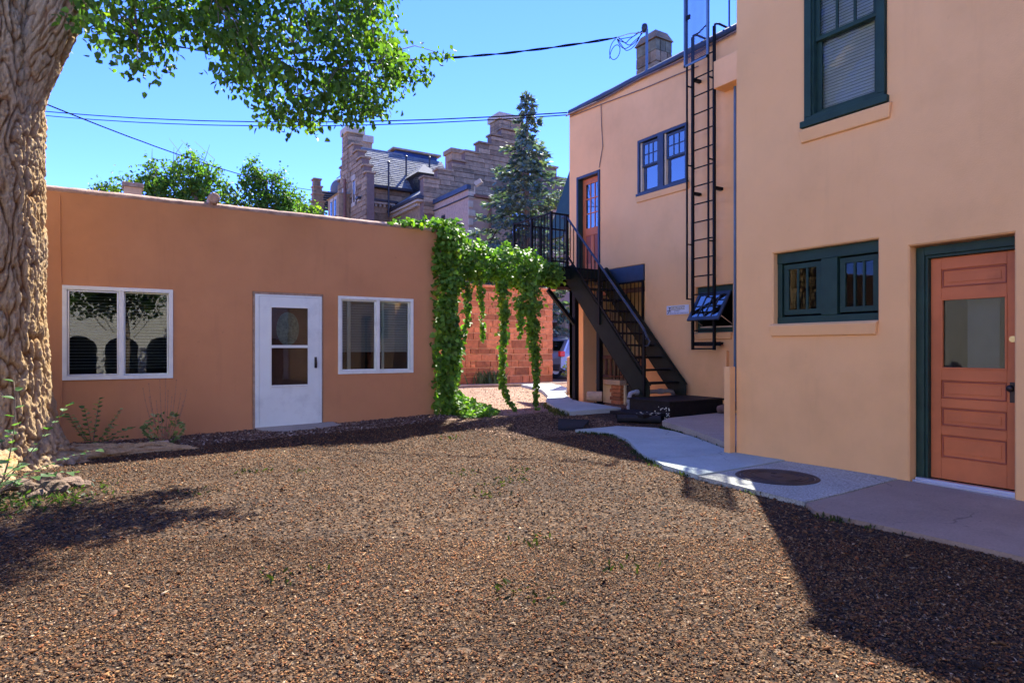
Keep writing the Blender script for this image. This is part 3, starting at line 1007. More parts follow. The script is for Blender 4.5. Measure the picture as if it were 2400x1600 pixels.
m = MB(); FR1.box(m, a + .012, a + .055, .169, .176, .80, .97); m.build('lock_plate', 'knob', rdoor, .003)
m = MB(); m.lathe([(.008, 0), (.010, -.03), (.027, -.04), (.03, -.055), (.022, -.07), (.004, -.074)], FR1.P(a + .033, .172, .92), 14, 'x'); m.build('door_knob', 'knob', rdoor, smooth=True)
m = MB(); FR1.box(m, u0 - .01, u1 - .01, .03, .24, .0, .055); FR1.box(m, u0 - .005, u1 - .02, .06, .12, .05, .075); m.build('threshold', 'alu', house, .006)
m = MB(); FR1.box(m, u0 - .02, u1 + .0, -.03, .2, -.02, .034); m.build('threshold_bed', 'concbrown', house, .01)

# --- paired sash window upstairs
u0, u1, z0, z1 = W2
um = (u0 + u1) / 2 + .02
m = frame_ring(FR2, MB(), u0 + .004, u1 - .004, z0 + .004, z1 - .004, .055, -.02, .12)
FR2.box(m, um - .075, um + .075, -.02, .12, z0 + .05, z1 - .05)
FR2.box(m, u0 - .02, u1 + .02, -.045, .05, z0 - .015, z0 + .035)
win = m.build('window', 'blueiron', house, .005)
for a, b in ((u0 + .06, um - .076), (um + .076, u1 - .06)):
    m = MB(); FR2.box(m, b - .035, b - .012, .01, .1, z0 + .06, z1 - .06); m.build('jamb_liner', 'cream', win)
    zc = (z0 + z1) / 2 + .02
    sash_lights(FR2, a + .01, b - .04, zc - .02, z1 - .075, .03, .06, .045, 3, 2, win, 'blueiron', 'glass_sky', bar=.02)
    sash_lights(FR2, a + .01, b - .055, z0 + .05, zc + .02, .062, .092, .06, 1, 1, win, 'blueiron', 'glass_sky')
interior(FR2, u0 + .02, u1 - .02, z0 + .02, z1 - .02, .121, 1.4, win)
sill(FR2, u0 - .04, u1 + .03, z0 - .01, house, drop=.13)

# --- awning window pushed open at the bottom
u0, u1, z0, z1 = HW
m = frame_ring(FR2, MB(), u0 + .004, u1 - .004, z0 + .004, z1 - .004, .05, .06, .13, .09, .11)
win = m.build('window', 'green', house, .005)
m = MB(); FR2.box(m, u0 + .05, u1 - .05, .07, .125, z0 + .09, z0 + .12); m.build('window_stool', 'timber', win)
interior(FR2, u0 + .02, u1 - .02, z0 + .02, z1 - .02, .131, 1.4, win)
ht = z1 - .12; hb_len = .60; tl = R_(33)
def tp(u, q, off=0):
    """point on the tilted sash: q metres down from the hinge, off metres outwards"""
    return (9.06 - q * math.sin(tl) - off * math.cos(tl), u, ht - q * math.cos(tl) + off * math.sin(tl))
def tbox(m, ua, ub, q0, q1, o0, o1):
    P = [tp(ua, q0, o0), tp(ub, q0, o0), tp(ub, q1, o0), tp(ua, q1, o0), tp(ua, q0, o1), tp(ub, q0, o1), tp(ub, q1, o1), tp(ua, q1, o1)]
    return m.add(P, [(0, 1, 2, 3), (7, 6, 5, 4), (0, 4, 5, 1), (1, 5, 6, 2), (2, 6, 7, 3), (3, 7, 4, 0)])
ua, ub = u0 + .06, u1 - .06
m = MB()
tbox(m, ua, ub, 0, .06, 0, .035); tbox(m, ua, ub, hb_len - .07, hb_len, 0, .035); tbox(m, ua, ua + .055, .06, hb_len - .07, 0, .035); tbox(m, ub - .055, ub, .06, hb_len - .07, 0, .035)
sash = m.build('sash', 'blueiron', win, .003)
m = MB()
for k in range(1, 4):
    u = ua + .055 + (ub - ua - .11) * k / 4
    tbox(m, u - .008, u + .008, .06, hb_len - .07, .006, .03)
tbox(m, ua + .055, ub - .055, .29, .306, .008, .028)
m.build('glazing_bar', 'blueiron', sash)
for k in range(4):
    for r0, r1 in ((.058, .296), (.296, hb_len - .068)):
        w_ = (ub - ua - .11) / 4
        m = MB(); tbox(m, ua + .055 + w_ * k, ua + .055 + w_ * (k + 1), r0, r1, .014, .018); m.build('pane', 'glass_sky', sash)
for u in (ua + .01, ub - .01):
    MB().beam((9.1, u, z0 + .14), tp(u, hb_len - .1, -.005), .012, .012).build('stay_bar', 'timber', sash)
sill(FR2, u0 - .0, u1 + .02, z0, house, drop=.12)

# --- upstairs door
u0, u1, z0, z1 = D2
m = MB()
FR2.box(m, u0 + .002, u0 + .055, -.022, .14, z0, z1); FR2.box(m, u1 - .055, u1 - .002, -.022, .14, z0, z1); FR2.box(m, u0 + .055, u1 - .055, -.020, .14, z1 - .06, z1 - .002)
m.build('door_frame', 'blueiron', house, .005)
m = MB(); FR2.box(m, u1 - .075, u1 - .055, .0, .16, z0, z1 - .06); m.build('door_stop', 'green', house)
a, b, zb, zt = u0 + .057, u1 - .078, z0 + .01, z1 - .064
m = MB()
FR2.box(m, a, a + .10, .11, .15, zb, zt); FR2.box(m, b - .10, b, .11, .15, zb, zt)
FR2.box(m, a + .1, b - .1, .11, .15, zb, zb + .22); FR2.box(m, a + .1, b - .1, .11, .15, zb + .85, zb + 1.02); FR2.box(m, a + .1, b - .1, .11, .15, zt - .13, zt)
FR2.box(m, (a + b) / 2 - .05, (a + b) / 2 + .05, .11, .15, zb + .22, zb + .85)
ud = m.build('door', 'red', house, .004)
for q0, q1 in ((a + .1, (a + b) / 2 - .05), ((a + b) / 2 + .05, b - .1)):
    m = MB(); FR2.box(m, q0, q1, .125, .14, zb + .22, zb + .85); m.build('door_panel', 'redline', ud)
sash_lights(FR2, a + .085, b - .085, zb + 1.0, zt - .11, .112, .148, .02, 3, 3, ud, 'red', 'glass_sky', 'glazed_light', bar=.025)
interior(FR2, u0 + .01, u1 - .01, z0 + .01, z1, .161, 1.4, house)

# --- roof edge of the rear wing: metal flashing with a wavy lip
fl = MB()
ys = np.arange(4.95, 11.93, .1)
pr = []
for y in ys:
    q = .018 * noise.noise((y * 1.7, 0, 2)) + .008 * noise.noise((y * 6, 0, 4))
    pr.append([(9.03, y, 6.66), (8.955 + q, y, 6.645 + q), (8.94 + q, y, 6.70 + q), (8.96, y, 6.755 + q * .5), (9.12, y, 6.78)])
vs = [p for r in pr for p in r]
fs = [(i * 5 + j, (i + 1) * 5 + j, (i + 1) * 5 + j + 1, i * 5 + j + 1) for i in range(len(ys) - 1) for j in range(4)]
fl.add(vs, fs).build('roof_flashing', 'blueiron', house, smooth=True)
MB().tube([(8.93, 11.9, 6.64), (8.945, 10.6, 6.60), (8.94, 9.4, 6.63), (8.945, 8.2, 6.575), (8.94, 7.0, 6.61), (8.945, 5.4, 6.60)], .018, 6).build('roof_cable', 'hose', house, smooth=True)
MB().tube([(8.975, 11.82, 6.60), (8.978, 10.6, 6.52), (8.978, 9.4, 6.42), (8.975, 8.6, 6.38), (8.975, 8.0, 6.34)], .009, 6).build('wall_cable', 'hose', house)
MB().tube([(8.985, 10.72, 6.55), (8.985, 10.70, 6.1), (8.985, 10.66, 5.6), (8.985, 10.78, 5.18)], .008, 6).build('wall_cable', 'hose', house)
MB().box(8.72, 9.0, 4.96, 7.44, 5.68, 6.15).build('stucco_ledge', 'stuc_r', house, .012)
MB().tube([(8.94, 7.17, 5.68), (8.94, 7.17, 2.5), (8.94, 7.17, .3)], .022, 8).build('downpipe', 'pipe_blue', house)
MB().box(8.93, 8.99, 7.34, 7.44, .3, 1.22).build('conduit_box', 'stuc_r', house, .01)
MB().box(6.10, 6.197, 4.965, 5.05, -.02, 1.04).build('corner_board', 'stuc_r', house, .006)
MB().tube([(9.1, 7.42, 6.7), (9.1, 7.42, 8.6)], .016, 6).build('antenna_rod', 'gutter', house)
# chimney of the rear wing
MB().box(9.64, 10.03, 9.72, 10.25, 6.5, 7.78).build('chimney', 'brown_mortar', house)
for k in range(5):
    z = 6.55 + k * .235
    sh = .12 if k % 2 else 0
    mt = 'mossy_stone' if k == 4 else 'brown_stone'
    for y0_, y1_ in ((9.69, 9.97 - sh), (9.985 - sh, 10.28)):
        brick('chimney_stone', mt, (9.60, y0_, z), (9.72, y1_, z + .222), house)
    for x0_, x1_ in ((9.73, 9.86 + sh * .5), (9.875 + sh * .5, 10.06)):
        brick('chimney_stone', mt, (x0_, 9.685, z), (x1_, 9.76, z + .222), house)
MB().add([(9.57, 9.66, 7.73), (10.09, 9.66, 7.73), (10.09, 10.31, 7.73), (9.57, 10.31, 7.73), (9.66, 9.76, 7.93), (10.0, 9.76, 7.93), (10.0, 10.21, 7.93), (9.66, 10.21, 7.93)],
         [(0, 1, 2, 3), (4, 5, 6, 7), (0, 1, 5, 4), (1, 2, 6, 5), (2, 3, 7, 6), (3, 0, 4, 7)]).build('chimney_cap', 'brown_stone', house)
# steep green-edged porch roof on the north end
m = MB(); m.slab([(10.62, 13.3, 6.1), (9.86, 13.3, 4.15), (9.86, 14.0, 4.15), (10.62, 14.0, 6.1)], (.07, 0, -.03)); m.build('side_roof', 'green', house)
m = MB(); m.beam((10.68, 13.28, 5.95), (9.92, 13.28, 4.0), .05, .16); m.build('barge_board', 'pipe_blue', house)
m = MB(); m.slab([(10.7, 13.36, 5.9), (10.02, 13.36, 4.1), (11.5, 13.36, 4.1), (11.5, 13.36, 5.9)], (0, .1, 0)); m.build('gable_wall', 'green', house)

# ================================================================== iron fire stair
stair = thing('fire_stair', 'black iron outdoor stair with landing and railings against the peach wall', 'stair', (8.4, 8.2, .1))
XA, XB = 7.97, 8.87
y0, z0, y1, z1 = 8.2, .42, 10.55, 2.93
def sz(y): return z0 + (z1 - z0) * (y - y0) / (y1 - y0)
for X in (XA, XB):
    m = MB()
    p = [(X - .02, y0 - .02, z0 - .02), (X - .02, y0 + .30, z0 - .02), (X - .02, y1 + .02, z1 - .32), (X - .02, y1 + .02, z1 + .02), (X - .02, y1 - .17, z1 + .02), (X - .02, y0 - .02, z0 + .17)]
    m.slab(p, (.012, 0, 0))
    # flanges
    m.beam((X + .01, y0 - .0, z0 + .185), (X + .01, y1 - .13, z1 + .035), .06, .012)
    m.beam((X + .01, y0 + .32, z0 - .02), (X + .01, y1 + .03, z1 - .32), .06, .012)
    m.build('stringer', 'irongreen', stair)
nr = 11
for k in range(nr - 1):
    z = z0 + (z1 - z0) * (k + 1) / nr
    y = y0 + .06 + (y1 - y0) * (k + .35) / nr
    MB().box(XA + .0, XB - .03, y, y + .23, z - .035, z).build('tread', 'iron', stair, .004)
# landing
MB().box(7.46, 8.985, 10.45, 11.9, 2.87, 2.915).build('landing_deck', 'iron', stair)
for yy in (10.45, 11.15, 11.84):
    MB().box(7.46, 8.98, yy, yy + .06, 2.66, 2.868).build('landing_joist', 'irongreen', stair)
MB().box(7.46, 7.52, 10.515, 11.836, 2.66, 2.868).build('landing_beam', 'irongreen', stair)
MB().box(7.50, 8.20, 10.56, 10.62, 2.46, 2.52).build('landing_bracket', 'brownwood', stair)
for (x, y, zt) in ((8.2, 10.6, 2.66), (8.6, 10.3, 2.45)):
    m = MB(); m.box(x - .05, x + .05, y - .05, y + .05, .03, zt); m.box(x - .085, x + .085, y - .085, y + .085, .03, .13)
    m.build('post', 'iron', stair, .004)
MB().beam((7.5, 10.6, 2.44), (8.19, 10.6, 1.75), .07, .07).build('brace', 'iron', stair)
# stair railing on the open side
xr = XA - .03
def rail_pt(y, h): return (xr, y, sz(y) + h)
m = MB(); m.tube([rail_pt(8.26, .94), rail_pt(8.22, 1.0), rail_pt(8.32, 1.06), rail_pt(9.4, 1.04), rail_pt(10.55, 1.02), (xr, 10.66, 3.98), (xr, 10.72, 3.97)], .022, 8)
m.tube([rail_pt(8.22, 1.0), (xr, 8.16, 1.38), (xr, 8.20, 1.30), (xr, 8.28, 1.30)], .014, 6)
m.build('handrail', 'blueiron', stair, smooth=True)
MB().beam(rail_pt(8.3, .30), rail_pt(10.62, .24), .03, .03).build('lower_rail', 'iron', stair)
for yy, top in ((8.3, 1.03), (9.52, 1.03)):
    MB().beam((xr, yy, sz(yy) - .12), (xr, yy, sz(yy) + top), .045, .045).build('newel', 'iron', stair)
yy = 8.42
while yy < 10.6:
    if abs(yy - 9.52) > .04:
        MB().beam((xr, yy, sz(yy) + .29), (xr, yy, sz(yy) + 1.03), .014, .014).build('baluster', 'iron', stair)
    yy += .112
# landing railings: along the outer side, the far end and the short near end
lz = 2.915
def rail_run(a, b, step_=.108, top=1.06):
    a = Vector(a); b = Vector(b)
    L = (b - a).length
    MB().beam(a + Vector((0, 0, top)), b + Vector((0, 0, top)), .035, .03).build('rail', 'iron', stair)
    MB().beam(a + Vector((0, 0, .1)), b + Vector((0, 0, .1)), .03, .025).build('rail', 'iron', stair)
    n = int(L / step_)
    for i in range(1, n):
        p = a + (b - a) * (i / n)
        MB().beam(p + Vector((0, 0, .1)), p + Vector((0, 0, top)), .014, .014).build('baluster', 'iron', stair)
rail_run((7.49, 10.48, lz), (7.49, 11.87, lz))
rail_run((7.49, 11.87, lz), (8.95, 11.87, lz))
rail_run((7.49, 10.48, lz), (7.93, 10.48, lz))
for x, y in ((7.49, 10.48), (7.49, 11.18), (7.49, 11.87), (8.2, 11.87), (7.94, 10.55)):
    MB().beam((x, y, lz - .02), (x, y, lz + 1.09), .05, .05).build('railing_post', 'iron', stair)
# barred panel beside the stair
m = MB(); m.beam((8.99, 9.44, .5), (8.99, 9.44, 2.62), .04, .04); m.beam((8.985, 10.5, 2.60), (8.985, 9.44, 2.60), .03, .03); m.beam((8.96, 10.35, 2.58), (8.96, 9.44, 1.56), .03, .03)
m.build('guard_frame', 'iron', stair)
for k in range(8):
    y = 9.55 + .115 * k
    MB().beam((8.985, y, .52), (8.985, y, 2.60), .013, .013).build('guard_bar', 'iron', stair)
# bottom platform with a lower step
m = MB(); m.box(7.65, 8.98, 7.42, 8.36, .03, .37); m.build('platform', 'deck', stair, .004)
m = MB(); m.box(7.62, 8.985, 7.39, 8.38, .37, .40); m.build('platform_top', 'deck', stair, .004)
MB().box(7.15, 7.645, 7.50, 8.30, .15, .205).build('step_board', 'deck', stair, .004)
MB().box(7.22, 7.62, 7.56, 8.22, .02, .15).build('step_base', 'deck', stair)
# paint drips on the platform corner
for k in range(46):
    a_ = random.random()
    if a_ < .5:
        p = (7.648, random.gauss(7.5, .09), random.uniform(.05, .3)); q = (.003, random.uniform(.004, .012), random.uniform(.004, .014))
    else:
        p = (random.uniform(7.2, 7.66), random.gauss(7.6, .1), .207); q = (random.uniform(.005, .016), random.uniform(.005, .016), .002)
    if k == 0: drips = MB()
    drips.box(p[0] - q[0], p[0] + q[0], p[1] - q[1], p[1] + q[1], p[2] - q[2], p[2] + q[2])
tag(drips.build('paint_drip', 'white', stair), kind='stuff')

# ================================================================== roof ladder
lad = thing('roof_ladder', 'black iron ladder with locked mesh guard fixed to the peach wall', 'ladder', (8.8, 7.73, 1.2))
YL, YR = 7.97, 7.49
for y in (YL, YR):
    MB().box(8.775, 8.825, y - .02, y + .02, 1.23, 6.80).build('rail', 'iron', lad, .004)
    MB().box(8.64, 8.665, y - .013, y + .013, 2.12, 7.62).build('guide_bar', 'iron', lad)
for k in range(17):
    z = 1.25 + .32 * k
    MB().tube([(8.8, YR, z), (8.8, YL, z)], .013, 8).build('rung', 'iron', lad)
for z in (6.05, 4.02, 1.34):
    for y in ((YL, YR) if z > 2 else (YR,)):
        MB().box(8.83, 8.995, y - .03, y + .03, z - .025, z + .025).build('wall_bracket', 'iron', lad)
MB().box(8.83, 8.85, YR - .1, YL, 1.30, 1.37).build('wall_bracket', 'iron', lad)
for z in (2.13, 3.1, 4.5, 5.9):
    for y in (YL, YR):
        MB().beam((8.65, y, z), (8.79, y, z), .02, .02).build('spacer', 'iron', lad)
# grab rails curling over the roof edge
for y in (YL, YR):
    MB().tube([(8.8, y, 6.74), (8.82, y, 6.84), (8.92, y, 6.87), (9.15, y, 6.86), (9.3, y, 6.7)], .02, 8).build('grab_rail', 'iron', lad, smooth=True)
m = MB()
px0, pz0, pz1 = 8.60, 6.22, 7.62
m.box(px0, px0 + .02, YR - .03, YL + .03, pz0, pz0 + .035); m.box(px0, px0 + .02, YR - .03, YL + .03, pz1 - .035, pz1)
m.box(px0, px0 + .02, YL - .005, YL + .03, pz0, pz1); m.box(px0, px0 + .02, YR - .03, YR + .005, pz0, pz1)
guard = m.build('guard_frame', 'pipe_blue', lad)
m = MB()
yy = YR + .005
pit = .026
nz = int((pz1 - pz0) / pit)
ny = int((YL - YR) / pit)
for i in range(ny + 1):
    y = YR + .005 + i * pit
    m.box(px0 + .004, px0 + .008, y - .003, y + .003, pz0 + .03, pz1 - .03)
for j in range(nz):
    z = pz0 + .03 + j * pit
    m.box(px0 + .0085, px0 + .011, YR, YL, z - .003, z + .003)
tag(m.build('guard_mesh', 'blueiron', guard), kind='stuff')
MB().box(px0 - .02, px0, 7.84, 7.93, 7.02, 7.1).build('padlock', 'iron', guard)
MB().tube([(8.62, 7.80, 6.72), (8.66, 7.7, 6.74), (8.68, 7.6, 6.80), (8.69, 7.5, 6.84)], .012, 6).build('chain', 'iron', guard)

# ================================================================== caution sign
def text_mesh(body, size, mat, parent, y, z, x, name='lettering', align='LEFT', sx=1.0):
    cu = bpy.data.curves.new(name, 'FONT')
    cu.body = body; cu.size = size; cu.align_x = align; cu.extrude = .0006
    to = bpy.data.objects.new(name, cu)
    COL.objects.link(to)
    dg = bpy.context.evaluated_depsgraph_get()
    me = bpy.data.meshes.new_from_object(to.evaluated_get(dg))
    COL.objects.unlink(to); bpy.data.objects.remove(to)
    mt = Matrix(((0, 0, -1, x), (-1, 0, 0, y), (0, 1, 0, z), (0, 0, 0, 1))) @ Matrix.Diagonal((sx, 1, 1, 1))
    me.transform(mt)
    me.materials.clear()
    return link(name, me, mat, parent)
sign = thing('caution_sign', 'white caution sign with falling figure screwed to the peach wall', 'sign', (8.99, 8.51, 1.98))
MB().box(8.984, 8.992, 8.235, 8.785, 1.892, 2.062).build('sign_board', 'sign', sign)
xs = 8.982
m = MB()
def ink(pts, w): 
    for a_, b_ in zip(pts, pts[1:]):
        m.beam((xs, 8.785 - a_[0], 1.892 + a_[1]), (xs, 8.785 - b_[0], 1.892 + b_[1]), .0016, w, up=(-1, 0, 0)) if False else m.slab(quad2(a_, b_, w), (-.0012, 0, 0))
def quad2(a_, b_, w):
    d = Vector((b_[0] - a_[0], b_[1] - a_[1])); d.normalize(); n_ = Vector((-d.y, d.x)) * (w / 2)
    return [(xs, 8.785 - (p[0] + s_ * n_.x), 1.892 + p[1] + s_ * n_.y) for p, s_ in ((a_, 1), (b_, 1), (b_, -1), (a_, -1))]
ink([(.060, .145), (.085, .115), (.075, .07), (.045, .035), (.025, .015)], .016)
ink([(.075, .075), (.05, .088), (.035, .078), (.018, .06)], .012)
ink([(.085, .105), (.105, .085), (.105, .05)], .009)
ink([(.060, .145), (.072, .125)], .02)
m.slab([(xs, 8.785 - (.098 + .012 * math.cos(t)), 1.892 + .132 + .013 * math.sin(t)) for t in np.linspace(0, 6.28, 12, endpoint=False)], (-.0012, 0, 0))
m.build('falling_figure', 'signink', sign)
MB().box(8.9812, 8.9835, 8.325, 8.665, 1.978, 2.047).build('sign_header', 'signyellow', sign)
text_mesh('CAUTION', .066, 'sign', sign, 8.655, 1.989, 8.980, sx=1.12)
text_mesh('SLIPPERY', .034, 'signblue', sign, 8.595, 1.944, 8.983, sx=1.05)
text_mesh('IN ICY OR WET CONDITIONS', .030, 'signblue', sign, 8.70, 1.905, 8.983, sx=1.12)
for y in (8.26, 8.76):
    MB().lathe([(.005, -.002), (.004, .0)], (8.983, y, 2.048), 8, 'x').build('screw', 'alu', sign)

# ================================================================== overhead cables
def cable(pts, r, label, n=24, twist=0, group=None):
    P = [Vector(p) for p in pts]
    out = []
    a, b, sag = P[0], P[1], pts[2] if len(pts) > 2 else None
    return out
def sag_cable(a, b, sag, r, label, twist=False, group=None, n=40):
    a = Vector(a); b = Vector(b)
    pts = []
    for i in range(n + 1):
        t = i / n
        p = a.lerp(b, t)
        p.z -= sag * 4 * t * (1 - t) + .006 * noise.noise((t * 30, a.z, 0))
        pts.append(p)
    m = MB()
    if twist:
        for ph in (0, math.pi):
            m.tube([p + Vector((0, r * .9 * math.cos(i * .9 + ph), r * .9 * math.sin(i * .9 + ph))) for i, p in enumerate(pts)], r * .8, 6)
    else:
        m.tube(pts, r, 6)
    return tag(m.build('overhead_cable', 'cable', smooth=True), label, 'cable', group)
c1 = sag_cable((8.97, 11.90, 6.72), (-6.0, 30.0, 10.1), .53, .014, 'upper of two near-parallel cables from the roof corner of the rear wing')
c2 = sag_cable((8.97, 11.88, 6.66), (-6.0, 29.6, 9.85), .56, .012, 'lower of two near-parallel cables from the roof corner of the rear wing')
c3 = sag_cable((9.76, 36.37, 10.13), (-4.0, 15.0, 6.85), .5, .017, 'single cable sloping from cottonwood trunk to the stone mansion')
c4 = sag_cable((8.75, 9.95, 7.60), (-2.0, 22.0, 10.6), .9, .016, 'twisted service cable reaching the mast beside the roof chimney', True, n=90)
mast = thing('service_mast', 'metal mast with weatherhead and looped wires on the rear roof edge', 'mast', (9.12, 9.46, 6.6))
MB().tube([(9.12, 9.46, 6.55), (9.12, 9.46, 7.66)], .027, 10).build('pipe', 'pipe_blue', mast)
m = MB(); m.lathe([(.03, 7.62), (.055, 7.64), (.065, 7.70), (.05, 7.77), (.01, 7.79)], (9.10, 9.5, 0), 12); m.build('weatherhead', 'gutter', mast, smooth=True)
random.seed(3)
for k in range(5):
    s0 = Vector((9.08, 9.54 + .01 * k, 7.66)); e = Vector((8.78, 9.93, 7.58))
    lo = Vector((8.9 + random.uniform(-.1, .1), 9.75 + random.uniform(-.15, .2), 6.95 + .13 * k))
    pts = []
    for i in range(17):
        t = i / 16
        p = s0 * (1 - t) ** 2 + lo * (2 * t * (1 - t)) + e * t ** 2
        pts.append(p + Vector((.03 * math.sin(t * 9 + k), .04 * math.sin(t * 7 + k * 2), 0)))
    MB().tube(pts, .008, 6).build('wire_loop', 'cable', mast, smooth=True)
pts = [Vector((8.75 - .0, 10.0 + .16 * math.cos(t), 7.25 + .17 * math.sin(t) + .02 * t)) for t in np.linspace(0, 8, 30)]
MB().tube(pts, .008, 6).build('wire_loop', 'cable', mast, smooth=True)
MB().tube([(8.75, 9.95, 7.6), (8.9, 9.7, 7.62), (9.1, 9.49, 7.6)], .008, 6).build('wire_loop', 'alu', mast)

# ================================================================== small things in the yard
mc = thing('manhole_cover', 'round dark cast-iron manhole cover set in the rough concrete slab', 'manhole cover', (5.35, 3.81, gz(5.35, 3.81)))
zc = gz(5.35, 3.81) + .036
MB().lathe([(.37, -.04), (.375, .004), (.365, .010), (.335, .010), (.332, .002)], (5.35, 3.81, zc), 48).build('rim', 'cast', mc)
m = MB(); m.lathe([(.325, -.02), (.325, .008), (.318, .012), (.295, .012), (.293, .007), (.268, .007), (.266, .013), (.246, .013), (.244, .007), (.22, .007), (.218, .013), (.20, .013), (.198, .009), (.06, .010), (.055, .016), (.01, .016)], (5.35, 3.81, zc), 48)
m.build('lid', 'cast', mc)
MB().box(5.41, 5.45, 3.88, 3.92, zc + .009, zc + .014).build('lift_hole_shade', 'dark', mc)  # dark block painted as the shade inside the lifting hole

mat_ = thing('rubber_mat', 'black ribbed rubber mat lying between the two walkway pieces', 'mat', (6.05, 8.0, .05))
A = [(5.66, 7.74), (6.0, 7.58), (6.55, 8.10), (6.22, 8.50)]
m = MB().prism(A, lambda x, y: gz(x, y) + .045, lambda x, y: gz(x, y) - .02); m.build('mat_sheet', 'rubber', mat_)
for k in range(9):
    t = (k + .5) / 9
    a_ = Vector(A[0]).lerp(Vector(A[3]), t); b_ = Vector(A[1]).lerp(Vector(A[2]), t)
    MB().beam((a_.x, a_.y, gz(*a_) + .048), (b_.x, b_.y, gz(*b_) + .048), .02, .012).build('rib', 'rubber', mat_)

dp = thing('drain_pipe', 'short black plastic drain pipe poking out below the stair platform', 'pipe', (7.2, 7.6, .1))
n_ = 20
P0, P1 = Vector((6.93, 7.86, .125)), Vector((7.45, 7.42, .12))
m = MB(); m.tube([P0 + (P1 - P0) * t for t in (0, .02, 1)], [.066, .06, .06], n_, cap=False)
m.tube([P0 + (P1 - P0) * t for t in (.9, .03, 0)], [.05, .05, .058], n_, cap=False)
m.build('pipe_wall', 'rubber', dp, smooth=True, fix=False)
m = MB(); m.tube([P0 + (P1 - P0) * t for t in (.5, .6)], [.068, .068], n_); m.build('coupling', 'rubber', dp)

pv = thing('water_pipe', 'grey plastic pipe with elbow rising beside the stair platform', 'pipe', (7.72, 8.5, .1))
MB().tube([(7.75, 8.47, .02), (7.75, 8.47, .40), (7.77, 8.47, .455), (7.83, 8.47, .475), (8.7, 8.47, .475), (8.8, 8.47, .46), (8.85, 8.47, .38)], .038, 10).build('pipe_run', 'pvc', pv, smooth=True)
for z in (.12, .22, .33): MB().lathe([(.05, -.025), (.05, .025)], (7.75, 8.47, z), 12).build('fitting', 'pvc', pv, .006)
MB().lathe([(.05, -.04), (.05, .04)], (7.93, 8.47, .475), 12, 'x').build('fitting', 'pvc', pv, .006)
MB().lathe([(.05, -.05), (.05, .05)], (8.5, 8.47, .475), 12, 'x').build('fitting', 'pvc', pv, .006)

m = MB()
pts, rr = [], []
for i in range(60):
    t = i / 59
    pts.append(Vector((8.72, 7.33, .21)).lerp(Vector((8.86, 6.5, .34)), t) + Vector((0, 0, .05 * math.sin(t * 3))))
    rr.append(.075 if i % 2 else .06)
m.tube(pts, rr, 14)
tag(m.build('corrugated_hose', 'hose'), 'dusty corrugated hose lying on the raised slab behind the wall corner', 'hose')

m = MB()
m.tube([(8.30, 10.34, gz(8.4, 10.4) + .17), (8.52, 10.12, gz(8.4, 10.4) + .165)], [.10, .105], 14)
tag(m.build('log', 'timber', None, .01), 'short sawn log lying beside the post under the stair', 'log')

rl = thing('porch_railing', 'brown wooden porch railing above the stone-capped plinth', 'railing', (9.05, 10.3, .6))
MB().box(9.02, 9.10, 9.45, 11.5, 1.03, 1.11).build('top_rail', 'brownwood', rl, .008)
MB().box(9.03, 9.09, 9.45, 11.5, .63, .69).build('bottom_rail', 'brownwood', rl, .008)
for k in range(13): MB().box(9.04, 9.08, 9.52 + .155 * k, 9.57 + .155 * k, .69, 1.03).build('baluster', 'brownwood', rl)

wp = thing('wooden_post', 'short cedar fence post beside the far walkway', 'post', (9.95, 13.1, .1))
MB().box(9.90, 10.0, 13.06, 13.16, 0, 1.02).build('post_shaft', 'post', wp, .01)
MB().add([(9.89, 13.05, 1.02), (10.01, 13.05, 1.02), (10.01, 13.17, 1.02), (9.89, 13.17, 1.02), (9.95, 13.11, 1.07)], [(0, 1, 4), (1, 2, 4), (2, 3, 4), (3, 0, 4), (3, 2, 1, 0)]).build('post_cap', 'post', wp)
bp = thing('brick_pier', 'slim orange brick pier behind the cedar fence post', 'pier', (12.0, 15.7, .1))
MB().box(12.06, 12.34, 15.56, 15.84, 0, 4.3).build('pier_core', 'red_mortar', bp)
for k in range(17):
    o_ = .1 if k % 2 else 0
    brick('brick', 'red_stone', (12.04, 15.54, .1 + .245 * k), (12.18 + o_ * .6, 15.6, .33 + .245 * k), bp)
    brick('brick', 'red_stone', (12.19 + o_ * .6, 15.54, .1 + .245 * k), (12.36, 15.6, .33 + .245 * k), bp)
    brick('brick', 'red_stone', (12.03, 15.605, .1 + .245 * k), (12.1, 15.85, .33 + .245 * k), bp)

# timber edging and rocks at the tree
tm = MB(); tm.add([(-.2, 9.16, 0), (.62, 9.20, 0), (.62, 9.28, 0), (-.2, 9.25, 0), (-.2, 9.16, .05), (.62, 9.20, .085), (.62, 9.28, .085), (-.2, 9.25, .05)], [(0, 3, 2, 1), (4, 5, 6, 7), (0, 1, 5, 4), (1, 2, 6, 5), (2, 3, 7, 6), (3, 0, 4, 7)])
tag(tm.build('timber_edging', 'timber', None, .006), 'pale timber edging board between cottonwood roots and mulch bed', 'edging')
def rock(c, s, seed, label, group=None):
    bm = bmesh.new()
    bmesh.ops.create_icosphere(bm, subdivisions=3, radius=1)
    for v in bm.verts:
        k = 1 + .35 * noise.noise(v.co * 1.1 + Vector((seed, 0, 0))) + .10 * noise.noise(v.co * 4 + Vector((seed, 3, 0)))
        v.co = Vector((v.co.x * s[0], v.co.y * s[1], max(-.4, v.co.z) * s[2])) * k
    me = bpy.data.meshes.new('rock'); bm.to_mesh(me); bm.free(); me.shade_flat()
    o = link('rock', me, 'rock'); o.location = c; o.rotation_euler = (0, 0, seed)
    tag(o, label, 'rock', group)
